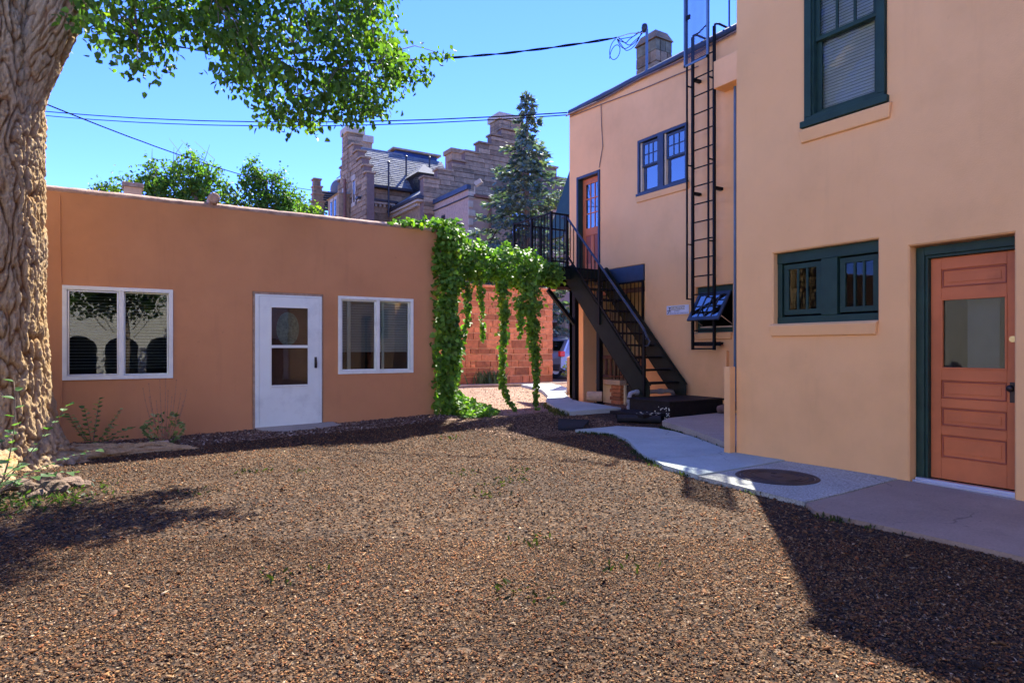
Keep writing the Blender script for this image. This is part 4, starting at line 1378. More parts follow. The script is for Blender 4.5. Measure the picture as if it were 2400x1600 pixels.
rocks = [((-.42, 6.95, .02), (.14, .10, .07)), ((-.30, 7.12, .02), (.17, .10, .06)), ((-.47, 7.2, .02), (.12, .1, .10)), ((-.60, 7.0, .01), (.10, .08, .06)), ((-.52, 6.78, .0), (.09, .07, .05)), ((-.2, 7.06, .0), (.07, .06, .04)), ((-.7, 7.25, .02), (.13, .1, .06))]
for i, (c, s_) in enumerate(rocks):
    rock(c, s_, i * 1.7 + .4, 'tan rock lying among the shoots at the foot of the cottonwood', 'rocks at the cottonwood foot')

# ================================================================== red sandstone wall behind the vine
random.seed(11)
rw = thing('sandstone_wall', 'red sandstone block wall behind the hanging vine', 'wall', (10.5, 18.5, .1))
MB().box(7.5, 13.22, 18.43, 18.9, -.1, 3.28).build('wall_core', 'red_mortar', rw)
MB().box(13.0, 13.22, 18.9, 21.0, -.1, 3.28).build('wall_return', 'red_mortar', rw)
z = .06
while z < 3.25:
    h = random.choice((.19, .22, .25, .29))
    x = 13.25
    first = True
    while x > 8.2:
        L = random.choice((.2, .28, .36, .45, .55, .62))
        if random.random() < .14 and h > .21:
            hh = h / 2
            for q in range(2):
                brick('stone', 'red_stone', (x - L, 18.385 + random.uniform(0, .02), z + q * hh), (x - .028, 18.46, z + (q + 1) * hh - .024), rw)
        else:
            brick('stone', 'red_stone', (x - L, 18.38 + random.uniform(0, .03), z), (x - .028, 18.46, min(3.29, z + h - .026)), rw)
        x -= L
    z += h
MB().box(7.5, 13.3, 18.33, 18.95, 3.28, 3.36).build('coping', 'red_stone', rw, .01)
ed = MB(); ed.tube([(8.6 + .3 * i, 17.2 - .03 * i + .02 * math.sin(i), .12) for i in range(17)], .05, 6)
tag(ed.build('bed_edging', 'cream_stone', smooth=True), 'pale low edging along the bed before the sandstone wall', 'edging')

# ================================================================== stone mansion
random.seed(21)
man = thing('stone_mansion', 'brown sandstone mansion with stepped gables, slate roof and tall chimneys', 'mansion', (14, 34, .1))
FB = Face('y', 30.3)
# --- right-hand stepped gable, faces the yard
stB = [(13.62, 10.15), (14.41, 10.66), (15.24, 11.28), (16.03, 11.86), (16.87, 12.46), (17.65, 13.02), (18.30, 13.5)]
xc = 19.05
prof = []
for i, (x, zt) in enumerate(stB):
    prof.append((x, zt, stB[i + 1][0] if i + 1 < len(stB) else 2 * xc - x))
full = prof[:-1] + [prof[-1]] + [(2 * xc - b, zt, 2 * xc - a) for a, zt, b in prof[:-1]][::-1]
m = MB()
for a, zt, b in full:
    m.box(a, b, 30.32, 30.75, 0, zt - .10)
gB = m.build('gable_wall', 'brown_mortar', man)
for a, zt, b in full:
    MB().box(a - .07, b + .05, 30.2, 30.82, zt - .10, zt).build('coping', 'brown_stone', man)
z = 8.2
while z < 13.3:
    h = random.choice((.2, .24, .28))
    xs_ = [(a, b) for a, zt, b in full if zt - .10 >= z + h * .6]
    if not xs_: break
    a, b = min(q[0] for q in xs_), max(q[1] for q in xs_)
    b = min(b, 19.6)
    x = a
    while x < b - .1:
        L = random.uniform(.55, 1.35)
        brick('stone', 'brown_stone', (x, 30.27 + random.uniform(-.03, .02), z), (min(b, x + L) - .02, 30.34, z + h - .018), gB)
        x += L
    z += h
# left end stones of the steps
MB().box(18.36, 19.75, 30.6, 31.7, 12.8, 14.05).build('chimney', 'brown_mortar', man)
z = 12.9
k = 0
while z < 14.0:
    for q in range(2):
        brick('chimney_stone', 'brown_stone', (18.34 + .7 * q, 30.55, z), (19.0 + .76 * q, 30.63, z + .21), man)
        brick('chimney_stone', 'brown_stone', (18.32, 30.64 + .5 * q, z), (18.38, 31.1 + .5 * q, z + .21), man)
    z += .225; k += 1
MB().box(18.24, 19.87, 30.48, 31.8, 14.05, 14.42).build('chimney_cap', 'cream_stone', man, .03)
# wing B west wall with cornice
MB().box(13.62, 13.95, 30.75, 36.5, 0, 9.0).build('wall', 'brown_stone', man)
MB().box(13.3, 13.7, 30.4, 34.55, 8.82, 8.94).build('cornice', 'cream_stone', man, .01)
MB().box(13.22, 13.7, 30.3, 34.55, 8.942, 9.10).build('gutter', 'gutter', man, .01)
for k in range(20):
    MB().box(13.42, 13.62, 30.75 + .19 * k, 30.84 + .19 * k, 8.66, 8.82).build('dentil', 'cream_stone', man)
m = MB(); m.slab([(13.25, 30.7, 9.08), (13.25, 36.0, 9.08), (19.05, 36.0, 13.35), (19.05, 30.7, 13.35)], (.05, 0, -.08)); m.build('roof', 'shingle', man)
# --- left wing with the narrow stepped gable facing west
FA = Face('x', 11.66)
stA = [(33.4, 10.84, 33.8), (33.8, 11.32, 34.2), (34.2, 11.85, 34.9), (34.9, 12.4, 35.6), (35.6, 12.95, 37.4), (37.4, 12.59, 37.7), (37.7, 12.13, 38.05), (38.05, 11.4, 38.4)]
WNS = [(35.25, 35.6, 9.5, 10.75), (37.0, 37.3, 8.9, 10.4)]
m = MB()
for a, zt, b in stA:
    cuts = [(w[0], w[1], w[2], w[3]) for w in WNS if w[0] >= a and w[1] <= b]
    m.box(11.68, 12.1, a, b, 0, zt - .10)
gA = m.build('gable_wall', 'brown_mortar', man)
for a, zt, b in stA:
    MB().box(11.58, 12.2, a - .06, b + .04, zt - .1, zt).build('coping', 'brown_stone', man)
z = 8.0
while z < 12.9:
    h = random.choice((.22, .26, .3))
    ys_ = [(a, b) for a, zt, b in stA if zt - .1 >= z + h * .7]
    if not ys_: break
    a, b = min(q[0] for q in ys_), max(q[1] for q in ys_)
    y = a
    while y < b - .1:
        L = random.uniform(.4, .9)
        e = min(b, y + L)
        if not any(w[2] - .1 < z + h / 2 < w[3] + .1 and y < w[1] and e > w[0] for w in WNS):
            brick('stone', 'brown_stone', (11.62 + random.uniform(-.02, .02), y, z), (11.70, e - .02, z + h - .02), gA)
        y += L
    z += h
for w in WNS:
    m = MB(); FA.box(m, w[0] + .04, w[1] - .04, -.010, .0195, w[2], w[3]); wn_ = m.build('window', 'gutter', man)
    m = MB(); FA.box(m, w[0] + .07, w[1] - .07, -.016, -.011, w[2] + .04, w[3] - .04); m.build('pane', 'glass', wn_)
    m = MB(); FA.box(m, w[0] - .14, w[0] + .04, -.03, .0, w[2] - .1, w[3]); FA.box(m, w[1] - .04, w[1] + .14, -.03, .0, w[2] - .1, w[3]); FA.box(m, w[0] - .14, w[1] + .14, -.075, .0, w[3], w[3] + .3); FA.box(m, w[0] - .14, w[1] + .14, -.08, .0, w[2] - .22, w[2] - .0)
    m.build('window_surround', 'cream_stone', man)
MB().box(11.66, 12.45, 36.45, 37.4, 9, 13.75).build('chimney', 'brown_mortar', man)
z = 10.9; k = 0
while z < 13.7:
    o_ = .12 if k % 2 else 0
    brick('chimney_stone', 'brown_stone', (11.6, 36.4, z), (12.0 + o_, 36.47, z + .25), man)
    brick('chimney_stone', 'brown_stone', (12.02 + o_, 36.4, z), (12.5, 36.47, z + .25), man)
    brick('chimney_stone', 'brown_stone', (11.58, 36.48, z), (11.68, 36.95 - o_, z + .25), man)
    brick('chimney_stone', 'brown_stone', (11.58, 36.97 - o_, z), (11.68, 37.44, z + .25), man)
    z += .27; k += 1
MB().box(11.48, 12.6, 36.28, 37.54, 13.75, 14.15).build('chimney_cap', 'cream_stone', man, .05)
# south wall of the left wing
MB().box(12.1, 17.0, 34.5, 34.9, 0, 10.3).build('wall', 'brown_mortar', man)
for k, z in enumerate((9.62, 9.96)):
    x = 12.0
    while x < 15.6:
        L = random.uniform(.5, 1.0)
        brick('stone', 'brown_stone', (x, 34.44, z), (x + L - .02, 34.52, z + .32), man)
        x += L
x = 12.0
for z in (8.1, 8.48, 8.86):
    x = 11.9
    while x < 13.7:
        L = random.uniform(.5, .9); brick('stone', 'brown_stone', (x, 34.44, z), (x + L - .02, 34.52, z + .36), man); x += L
MB().box(11.5, 13.62, 34.2, 34.5, 9.34, 9.46).build('cornice', 'cream_stone', man, .01)
MB().box(11.4, 13.75, 34.1, 34.5, 9.462, 9.58).build('gutter', 'gutter', man, .01)
for k in range(8): MB().box(11.72 + .25 * k, 11.84 + .25 * k, 34.28, 34.44, 9.2, 9.34).build('dentil', 'cream_stone', man)
MB().box(11.75, 16.2, 34.08, 34.5, 10.22, 10.36).build('gutter', 'gutter', man, .01)
# slate slope facing the yard, row by row
eA, rA = Vector((0, 34.15, 10.36)), Vector((0, 36.4, 12.95))
m = MB(); m.slab([(12.1, eA.y, eA.z), (17.6, eA.y, eA.z), (17.6, rA.y, rA.z), (12.1, rA.y, rA.z)], (0, .05, -.06)); rfA = m.build('roof', 'slatebase', man)
m = MB(); m.slab([(12.1, 36.42, 12.97), (17.6, 36.42, 12.97), (17.6, 39.5, 10.36), (12.1, 39.5, 10.36)], (0, -.05, -.06)); m.build('roof', 'slatebase', man)
MB().tube([(12.1, 36.41, 12.99), (15.0, 36.41, 12.99)], .06, 6).build('ridge', 'shingle', man)
sl = (rA - eA); sn = sl.normalized(); ang = math.atan2(sl.z, sl.y)
shm = bpy.data.meshes.new('shingle')
shm.from_pydata([(0, 0, .012), (1, 0, .012), (1, 1, 0), (0, 1, 0), (0, 0, .034), (1, 0, .034), (1, 1, .012), (0, 1, .012)], [], [(0, 3, 2, 1), (4, 5, 6, 7), (0, 1, 5, 4), (1, 2, 6, 5), (2, 3, 7, 6), (3, 0, 4, 7)])
shm.materials.append(M['shingle'])
rows = 18
rh = sl.length / rows
cnt = 0
for i in range(rows):
    x = 12.12 - random.uniform(0, .3)
    xe = 17.2 if i > 6 else 15.9
    while x < xe:
        w_ = random.uniform(.26, .46)
        o = bpy.data.objects.new('shingle', shm); COL.objects.link(o); par(o, rfA)
        o.location = (max(12.1, x), eA.y + sn.y * rh * i, eA.z + sn.z * rh * i + random.uniform(0, .01))
        o.rotation_euler = (ang, 0, 0)
        o.scale = (min(w_ - .012, x + w_ - 12.1), rh * 1.12, 1)
        x += w_; cnt += 1
# blue sheeted roof box, rear chimneys, dormer, flues
m = MB(); m.box(14.6, 17.4, 36.7, 38.5, 12.6, 13.3); m.build('roof_box', 'blueroof', man)
MB().box(14.4, 17.6, 36.5, 38.6, 13.3, 13.42).build('roof_box_lid', 'brown_stone', man)
MB().box(13.25, 13.95, 38.9, 39.6, 12, 14.2).build('chimney', 'brown_stone', man)
MB().box(13.15, 14.02, 38.8, 39.7, 14.2, 14.62).build('chimney_cap', 'cream_stone', man)
MB().box(18.9, 19.9, 37.6, 38.6, 12, 14.1).build('chimney', 'brown_stone', man)
MB().box(18.8, 20.0, 37.5, 38.7, 14.1, 14.38).build('chimney_cap', 'brown_stone', man)
dm = MB().box(14.62, 15.7, 33.0, 34.9, 9.4, 11.1).build('dormer', 'gutter', man)
m = MB(); m.add([(14.4, 32.8, 11.05), (15.9, 32.8, 11.05), (15.9, 35.6, 11.05), (14.4, 35.6, 11.05), (15.1, 33.6, 11.75), (15.2, 35.6, 11.75)], [(0, 1, 4), (1, 2, 5, 4), (0, 4, 5, 3), (2, 3, 5), (3, 2, 1, 0)]); m.build('dormer_roof', 'shingle', dm)
m = MB(); m.box(14.60, 14.63, 33.2, 33.9, 9.7, 10.9); m.build('dormer_window', 'glass', dm)
MB().box(14.75, 15.6, 32.97, 33.0, 10.2, 10.9).build('dormer_panel', 'brownwood', dm)
for (x, y, za, zb) in ((13.15, 34.0, 8.6, 11.65), (14.62, 35.0, 10.9, 12.45), (16.2, 35.2, 11.2, 12.7)):
    m = MB(); m.tube([(x, y, za), (x, y, zb)], .055, 8); m.lathe([(.08, 0), (.09, .06), (.03, .12)], (x, y, zb - .02), 8); m.build('flue_pipe', 'gutter', man)
m = MB(); m.tube([(13.15, 34.0, 11.2), (12.5, 34.6, 10.9), (12.5, 34.7, 10.4)], .012, 5); m.tube([(13.15, 34.0, 11.2), (13.55, 34.5, 10.9), (13.4, 34.6, 10.4)], .012, 5); m.build('flue_stay', 'gutter', man)
# lower rear wing at the far left
m = MB()
for a, b, zb, zt in ((10.64, 11.04, 11.33, 11.7), (10.62, 11.12, 10.88, 11.26), (10.6, 11.2, 10.43, 10.81), (10.56, 11.26, 9, 10.36)):
    m.box(a, b, 40.0, 40.5, zb, zt)
m.build('stepped_chimney', 'brown_stone', man)
m = MB()
for a, b, zt in ((10.58, 11.10, 11.78), (10.57, 11.18, 11.33), (10.55, 11.26, 10.88), (10.5, 11.32, 10.43)):
    m.box(a, b, 39.94, 40.56, zt - .07, zt + .02)
m.build('coping', 'brown_stone', man)
MB().box(10.5, 11.4, 40.5, 44, 0, 9.9).build('wall', 'brown_stone', man)
m = MB(); m.slab([(11.2, 39.9, 9.9), (13.0, 39.9, 9.9), (13.0, 41.5, 11.45), (11.2, 41.5, 11.45)], (0, .05, -.06)); m.build('roof', 'slatebase', man)
for i in range(8):
    m = MB(); t = i / 8
    m.beam((11.25, 39.9 + 1.6 * t, 9.96 + 1.55 * t), (12.9, 39.9 + 1.6 * t, 9.96 + 1.55 * t), .1, .03); m.build('slate_course', 'shingle', man)
MB().box(11.0, 11.62, 36.2, 38.3, 0, 10.15).build('bay_wall', 'brown_stone', man)
MB().add([(10.9, 36.1, 10.12), (11.66, 36.1, 10.12), (11.66, 38.4, 10.12), (10.9, 38.4, 10.12), (11.2, 37.2, 10.3), (11.66, 37.2, 10.45)], [(0, 1, 5, 4), (2, 3, 4, 5), (0, 4, 3), (3, 2, 1, 0), (1, 2, 5)]).build('bay_roof', 'cream_stone', man)
FBY = Face('x', 11.0)
for a, b in ((36.55, 36.9), (37.3, 37.65)):
    m = MB(); FBY.box(m, a - .1, b + .1, -.04, .0, 8.9, 10.02); m.build('window_surround', 'cream_stone', man)
    m = MB(); FBY.box(m, a, b, -.05, -.04, 8.9, 9.85); w_ = m.build('window', 'gutter', man)
    m = MB(); FBY.box(m, a + .03, b - .03, -.056, -.051, 8.93, 9.8); m.build('pane', 'glass', w_)
bm = bmesh.new(); bmesh.ops.create_uvsphere(bm, u_segments=20, v_segments=12, radius=.75)
me = bpy.data.meshes.new('dome'); bm.to_mesh(me); bm.free(); me.shade_smooth()
me.transform(Matrix.Translation((12.95, 41.9, 11.75)))
link('dome', me, 'shingle', man)
MB().tube([(11.3, 36.0, 8.6), (11.3, 36.0, 10.9)], .09, 8).build('service_pole', 'brownwood', man)
MB().tube([Vector((11.2, 35.95, 10.95)) + Vector((-.05 * i, 0, .09 * math.sin(i * .55))) for i in range(9)], .03, 6).build('service_loop', 'alu', man)

# ================================================================== pink rendered house in front of the mansion
pk = thing('rendered_house', 'pink and tan rendered house in front of the stone mansion', 'building', (15, 26.5, .1))
FPx = Face('x', 14.2); FPy = Face('y', 26.5)
m = MB(); FPx.wall(m, 26.5, 30.25, 0, 8.72, [(29.0, 29.5, 7.15, 8.0, .1)], .1); m.build('wall', 'pink', pk)
m = MB(); FPy.wall(m, 14.2, 24, 0, 8.36, [(16.55, 18.2, 6.75, 8.0, .1)], .1)
m.add([(24, 26.5, 0), (24, 30.2, 0), (24, 30.2, 8.36), (24, 26.5, 8.36)], [(0, 1, 2, 3)]); m.build('wall', 'tan', pk)
MB().box(14.12, 24.1, 26.42, 30.2, 8.36, 8.40).build('roof', 'gutter', pk)
m = MB(); m.box(14.08, 14.3, 26.46, 30.2, 8.72, 8.93); m.build('parapet_flashing', 'blueiron', pk)
m = MB(); m.box(14.45, 24.1, 26.32, 26.5, 8.37, 8.48); m.build('gutter', 'brownwood', pk)
for k in range(6):
    z = 6.2 + .42 * k
    MB().box(14.17, 14.42 + (.12 if k % 2 else 0), 26.44, 26.52, z, z + .3).build('quoin', 'cream_stone', pk, .02)
MB().tube([(15.33, 26.42, 8.4), (15.33, 26.42, 5.0)], .07, 8).build('downpipe', 'brownwood', pk)
m = frame_ring(FPy, MB(), 16.56, 18.19, 6.76, 7.99, .07, .03, .1); w_ = m.build('window', 'brownwood', pk)
m = MB(); FPy.box(m, 16.63, 18.12, .06, .065, 6.83, 7.92); m.build('pane', 'glass_sky', w_)
interior(FPy, 16.57, 18.18, 6.77, 7.98, .11, 1.0, w_)
m = frame_ring(FPx, MB(), 29.01, 29.49, 7.16, 7.99, .06, .03, .1); w_ = m.build('window', 'gutter', pk)
m = MB(); FPx.box(m, 29.07, 29.43, .06, .065, 7.22, 7.93); m.build('pane', 'glass_sky', w_)
interior(FPx, 29.02, 29.48, 7.17, 7.98, .11, 1.0, w_)
m = MB(); m.beam((14.5, 26.4, 8.95), (14.72, 26.2, 9.13), .22, .2); m.tube([(14.5, 26.5, 8.4), (14.5, 26.45, 8.9)], .03, 6); m.build('floodlight', 'cream_stone', pk)
MB().tube([(17.6, 26.44, 8.4), (17.6, 26.44, 11.0)], .04, 6).build('vent_pipe', 'alu', pk)
c5 = sag_cable((16.4, 26.38, 8.3), (9.7, 18.6, 3.38), .25, .02, 'dark cable dropping from tan rendered wall behind the vine')

# ================================================================== parked car and block pier in the gap
car = thing('parked_car', 'silver-blue car parked beyond the sandstone wall, rear corner showing', 'car', (16.7, 19.2, .1))
def car_profile():
    return [(0, .45), (.02, .80), (.10, 1.0), (.45, 1.50), (.85, 1.60), (2.2, 1.58), (2.75, 1.15), (3.9, .98), (4.2, .75), (4.22, .42), (3.9, .30), (.3, .30)]
X0, Y0, Y1 = 14.05, 18.95 + .1, 20.75
vs, fs = [], []
P = car_profile(); n_ = len(P)
for j, (yy, k) in enumerate(((Y0 + .04, .94), (Y0, 1.0), (Y1, 1.0), (Y1 - .04, .94))):
    for (u, z) in P:
        ins = .16 if z > 1.2 else 0
        y = yy + (ins if j < 2 else -ins)
        vs.append((X0 + 2.1 + (u - 2.1) * (k if k < 1 else 1), y, .1 + .3 + (z - .3) * (1 if k == 1 else .98)))
for j in range(3):
    for i in range(n_):
        fs.append((j * n_ + i, j * n_ + (i + 1) % n_, (j + 1) * n_ + (i + 1) % n_, (j + 1) * n_ + i))
fs.append(tuple(range(n_))); fs.append(tuple(range(3 * n_, 4 * n_))[::-1])
MB().add(vs, fs).build('body', 'carpaint', car, .03)
MB().slab([(X0 + .50, Y0 + .14, 1.18), (X0 + 2.55, Y0 + .14, 1.18), (X0 + 2.1, Y0 + .145, 1.58), (X0 + .75, Y0 + .145, 1.58)], (0, .02, 0)).build('side_window', 'glass', car)
MB().slab([(X0 + .10, Y0 + .22, 1.18), (X0 + .10, Y1 - .22, 1.18), (X0 + .38, Y1 - .3, 1.55), (X0 + .38, Y0 + .3, 1.55)], (.02, 0, 0)).build('rear_window', 'glass', car)
for y in (Y0 - .01, Y1 - .14):
    MB().box(X0 - .02, X0 + .2, y, y + .15, .96, 1.16).build('tail_light', 'tail', car, .02)
for u in (.85, 3.35):
    for y in (Y0 + .02, Y1 - .22):
        w_ = MB().lathe([(.20, 0), (.33, .0), (.35, .04), (.35, .16), (.33, .2), (.2, .2)], (X0 + u, y, .43), 24, 'y').build('wheel', 'rubber', car)
        MB().lathe([(.19, -.005), (.05, -.015)], (X0 + u, y, .43), 16, 'y').build('rim', 'alu', w_)
MB().box(X0 - .06, X0 + .2, Y0 + .05, Y1 - .05, .42, .68).build('bumper', 'gutter', car, .04)
bk = thing('block_pier', 'grey stone block pier behind the parked car', 'pier', (16.7, 22.8, .1))
MB().box(16.45, 17.0, 22.55, 23.1, 0, 2.4).build('pier_core', 'brown_mortar', bk)
for k in range(8):
    o_ = .1 if k % 2 else -.1
    brick('block', 'conblock', (16.43, 22.5, .05 + .3 * k), (16.72 + o_, 22.57, .33 + .3 * k), bk)
    brick('block', 'conblock', (16.74 + o_, 22.5, .05 + .3 * k), (17.02, 22.57, .33 + .3 * k), bk)
bk2 = MB().box(17.0, 24, 22.8, 23.0, 0, 2.9).build('garden_wall', 'brownwood')
tag(bk2, 'dark brown board wall running on from the grey block pier', 'wall')

# ================================================================== vegetation
def bark_tube(path, radii, name, parent, nu=120, step_=.03, depth=.05, cells=5.2, flare=None, seed=0):
    P = [Vector(p) for p in path]
    # resample the centre line
    L = [0]
    for a, b in zip(P, P[1:]): L.append(L[-1] + (b - a).length)
    n = max(4, int(L[-1] / step_))
    C, Rr = [], []
    for i in range(n + 1):
        s = L[-1] * i / n
        k = 0
        while k < len(P) - 2 and s > L[k + 1]: k += 1
        t = (s - L[k]) / max(1e-6, L[k + 1] - L[k])
        p0 = P[max(0, k - 1)]; p1 = P[k]; p2 = P[k + 1]; p3 = P[min(len(P) - 1, k + 2)]
        C.append(.5 * ((2 * p1) + (-p0 + p2) * t + (2 * p0 - 5 * p1 + 4 * p2 - p3) * t * t + (-p0 + 3 * p1 - 3 * p2 + p3) * t ** 3))
        Rr.append(radii[k] + (radii[k + 1] - radii[k]) * (t * t * (3 - 2 * t)))
    V = np.zeros(((n + 1) * nu, 3)); H = np.zeros((n + 1) * nu)
    prev = Vector((1, 0, 0))
    for i in range(n + 1):
        t = (C[min(i + 1, n)] - C[max(i - 1, 0)]).normalized()
        a = (prev - t * prev.dot(t)).normalized(); prev = a
        b = t.cross(a)
        s = L[-1] * i / n
        for k in range(nu):
            th = 2 * math.pi * k / nu
            ct, st_ = math.cos(th), math.sin(th)
            r = Rr[i]
            if flare: r += flare(th, C[i].z)
            k_ = cells * r
            q = Vector((ct * k_, st_ * k_, s * 3.3 + seed))
            wv = Vector((noise.noise(q * .6), noise.noise(q * .6 + Vector((9, 2, 1))), 0)) * .9
            n1 = abs(noise.noise(q + wv))
            furrow = 1 - math.exp(-n1 / .11)
            q2 = Vector((ct * k_ * 2.0, st_ * k_ * 2.0, s * 8.0 + 3)) + wv * 1.5
            crack = 1 - math.exp(-abs(noise.noise(q2)) / .07)
            q3 = Vector((ct * k_ * .8, st_ * k_ * .8, s * 11.0)) + wv
            cross = 1 - math.exp(-abs(noise.noise(q3)) / .05)
            tilt_ = noise.noise(Vector((ct * k_ * 1.5, st_ * k_ * 1.5, s * 2.6)))
            fine_ = noise.noise(Vector((ct * r * 48, st_ * r * 48, s * 20))) + .6 * noise.noise(Vector((ct * r * 100, st_ * r * 100, s * 40)))
            f = noise.noise(Vector((ct * r * 4, st_ * r * 4, s * .7)))
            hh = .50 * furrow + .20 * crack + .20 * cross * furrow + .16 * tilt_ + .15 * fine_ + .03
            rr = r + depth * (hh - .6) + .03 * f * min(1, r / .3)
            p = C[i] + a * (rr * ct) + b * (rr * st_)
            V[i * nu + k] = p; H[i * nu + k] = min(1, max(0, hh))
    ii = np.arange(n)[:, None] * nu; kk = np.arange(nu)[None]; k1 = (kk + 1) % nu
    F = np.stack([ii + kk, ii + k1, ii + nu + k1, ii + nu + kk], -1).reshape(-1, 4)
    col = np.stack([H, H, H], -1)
    return mesh_np(name, V, F, 'bark', parent, col, False)

cw = thing('cottonwood_tree', 'large cottonwood with deeply furrowed bark beside the brown bungalow', 'tree', (-1.11, 8.85, 0))
def cw_flare(th, z):
    lobes = .55 + .45 * math.cos(4 * th + .6) * (.6 + .4 * math.cos(th * 3 + 1))
    return (.20 + .20 * lobes) * math.exp(-max(0, z + .05) / .28)
bark_tube([(-1.10, 8.85, -.12), (-1.11, 8.85, .8), (-1.10, 8.85, 2.0), (-1.12, 8.85, 3.2), (-1.12, 8.86, 4.4), (-1.18, 8.9, 5.8), (-1.4, 9.0, 7.2)], [.53, .50, .47, .46, .46, .44, .38], 'trunk', cw, 330, .014, .085, 15.5, cw_flare, 1)
bark_tube([(-1.05, 8.80, 3.3), (-.86, 8.76, 4.0), (-.60, 8.74, 4.75), (-.33, 8.68, 5.5), (.3, 8.5, 6.5), (1.3, 8.3, 7.2), (2.4, 8.1, 7.8)], [.26, .25, .235, .22, .17, .13, .09], 'limb', cw, 170, .016, .055, 19.0, None, 4)
bark_tube([(-1.5, 9.0, 7.0), (-1.2, 9.4, 8.5), (-.4, 9.6, 10), (.2, 9.8, 11.5)], [.3, .24, .16, .08], 'limb', cw, 30, .12, .03, 6, None, 5)
bark_tube([(-1.5, 9.0, 7.0), (-2.6, 8.6, 8.5), (-3.8, 8.0, 9.8), (-4.6, 7.6, 11)], [.28, .22, .15, .08], 'limb', cw, 30, .12, .03, 6, None, 6)
# surface roots running out from the flare
for pts, r0 in (([(-.55, 8.75, .08), (-.2, 8.85, .02), (.25, 9.0, -.01), (.75, 8.95, -.02), (1.05, 8.8, -.06)], .09), ([(-.95, 8.2, .1), (-.9, 7.8, .03), (-.75, 7.4, -.04)], .13), ([(-.4, 9.05, .06), (.1, 9.12, .03), (.5, 9.1, .04), (.95, 8.98, -.03)], .08)):
    bark_tube(pts, [r0 * (1 - .7 * i / (len(pts) - 1)) for i in range(len(pts))], 'root', cw, 50, .018, .04, 30, None, 8)

# leaf sprays of the low limb, in a drooping sheet about a metre and a half thick
POLY = [(-.31, 4.49), (-.08, 4.39), (.01, 4.27), (.28, 4.31), (.53, 4.47), (.59, 4.72), (.79, 4.8), (.9, 4.65), (1.11, 4.4), (1.44, 4.22), (1.68, 4.01), (2.09, 4.04), (2.53, 4.19), (2.93, 4.29), (3.29, 4.54), (3.40, 4.92), (3.3, 5.2), (3.25, 5.5), (3.22, 5.73), (3.32, 6.2), (3.2, 7.4), (.6, 7.6), (-.1, 6.2), (-.25, 5.2)]
TIPS = [((3.2, 5.1), (3.96, 5.37)), ((3.2, 5.0), (3.73, 5.04))]
def inside(x, z, P=POLY):
    c = np.zeros(len(x), bool)
    j = len(P) - 1
    for i in range(len(P)):
        xi, zi = P[i]; xj, zj = P[j]
        m_ = ((zi > z) != (zj > z)) & (x < (xj - xi) * (z - zi) / (zj - zi + 1e-12) + xi)
        c ^= m_; j = i
    return c
K = 3200
cx = rng.uniform(-.35, 4.0, K); cz = rng.uniform(4.0, 7.6, K)
ok = inside(cx, cz)
cx, cz = cx[ok][:470], cz[ok][:470] + .05
cy = 8.2 + rng.uniform(-.85, .85, len(cx))
# keep the sheet's outline: nearer twigs hang a little lower
sc = cy / 8.2
clus = np.stack([cx * sc, cy, 1.25 + (cz - 1.25) * sc], -1)
tipc = []
for (a, b) in TIPS:
    for t in np.linspace(0, 1, 9):
        tipc.append((a[0] + (b[0] - a[0]) * t, 8.2 + .1 * math.sin(t * 5), a[1] + (b[1] - a[1]) * t))
tipc = np.array(tipc)
# crown above the frame
def above(n):
    pts = []
    while len(pts) < n:
        u = rng.normal(0, 1, 3); u /= np.linalg.norm(u); r = rng.random() ** .4
        p = np.array((-.6, 8.6, 9.6)) + u * r * np.array((4.8, 3.8, 3.4))
        depth = .531 * p[0] + .847 * p[1]
        if p[2] > 1.25 + .545 * max(depth, .5) + .55 and noise.noise(Vector(p) * .55) > -.22:
            pts.append(p)
    return np.array(pts)
top = above(260)
limbpts = [Vector(p) for p in ((-.36, 8.74, 4.85), (-.10, 8.66, 5.5), (.5, 8.5, 6.5), (1.3, 8.3, 7.2), (2.4, 8.1, 7.8))]
# secondary branches that arch out and hang, carrying the sprays
br = MB()
subs = []
for (s_, e_) in (((.5, 8.5, 6.5), (1.6, 8.4, 4.8)), ((1.3, 8.3, 7.2), (2.6, 8.0, 4.9)), ((2.4, 8.1, 7.8), (3.1, 8.2, 5.2)), ((-.36, 8.66, 5.5), (.25, 8.2, 4.7)), ((.5, 8.5, 6.5), (1.0, 7.8, 5.1)), ((1.3, 8.3, 7.2), (2.1, 8.7, 4.6)), ((2.4, 8.1, 7.8), (2.9, 7.8, 4.9)), ((1.3, 8.3, 7.2), (3.0, 8.6, 5.3)), ((.5, 8.5, 6.5), (1.9, 7.7, 5.3))):
    s_, e_ = Vector(s_), Vector(e_)
    mid = (s_ + e_) / 2 + (Vector((.25, 0, .55)) if s_.x < 2 else Vector((-.1, 0, .1)))
    pts = [s_ * (1 - t) ** 2 + mid * 2 * t * (1 - t) + e_ * t * t for t in np.linspace(0, 1, 12)]
    br.tube(pts, [.04 - .034 * t for t in np.linspace(0, 1, 12)], 6)
    subs += pts[2:]
for c in list(clus[::2]) + list(tipc[::4]):
    c = Vector(c)
    a = min(subs, key=lambda q: (q - c).length + (1.2 if q.z < c.z - .2 else 0))
    mid = (a + c) / 2 + Vector((0, 0, .12))
    br.tube([a, mid, c], [.008, .006, .003], 4, cap=False)
tb = br.build('twigs', 'twig', cw, smooth=True, fix=False)
tag(tb, kind='stuff')
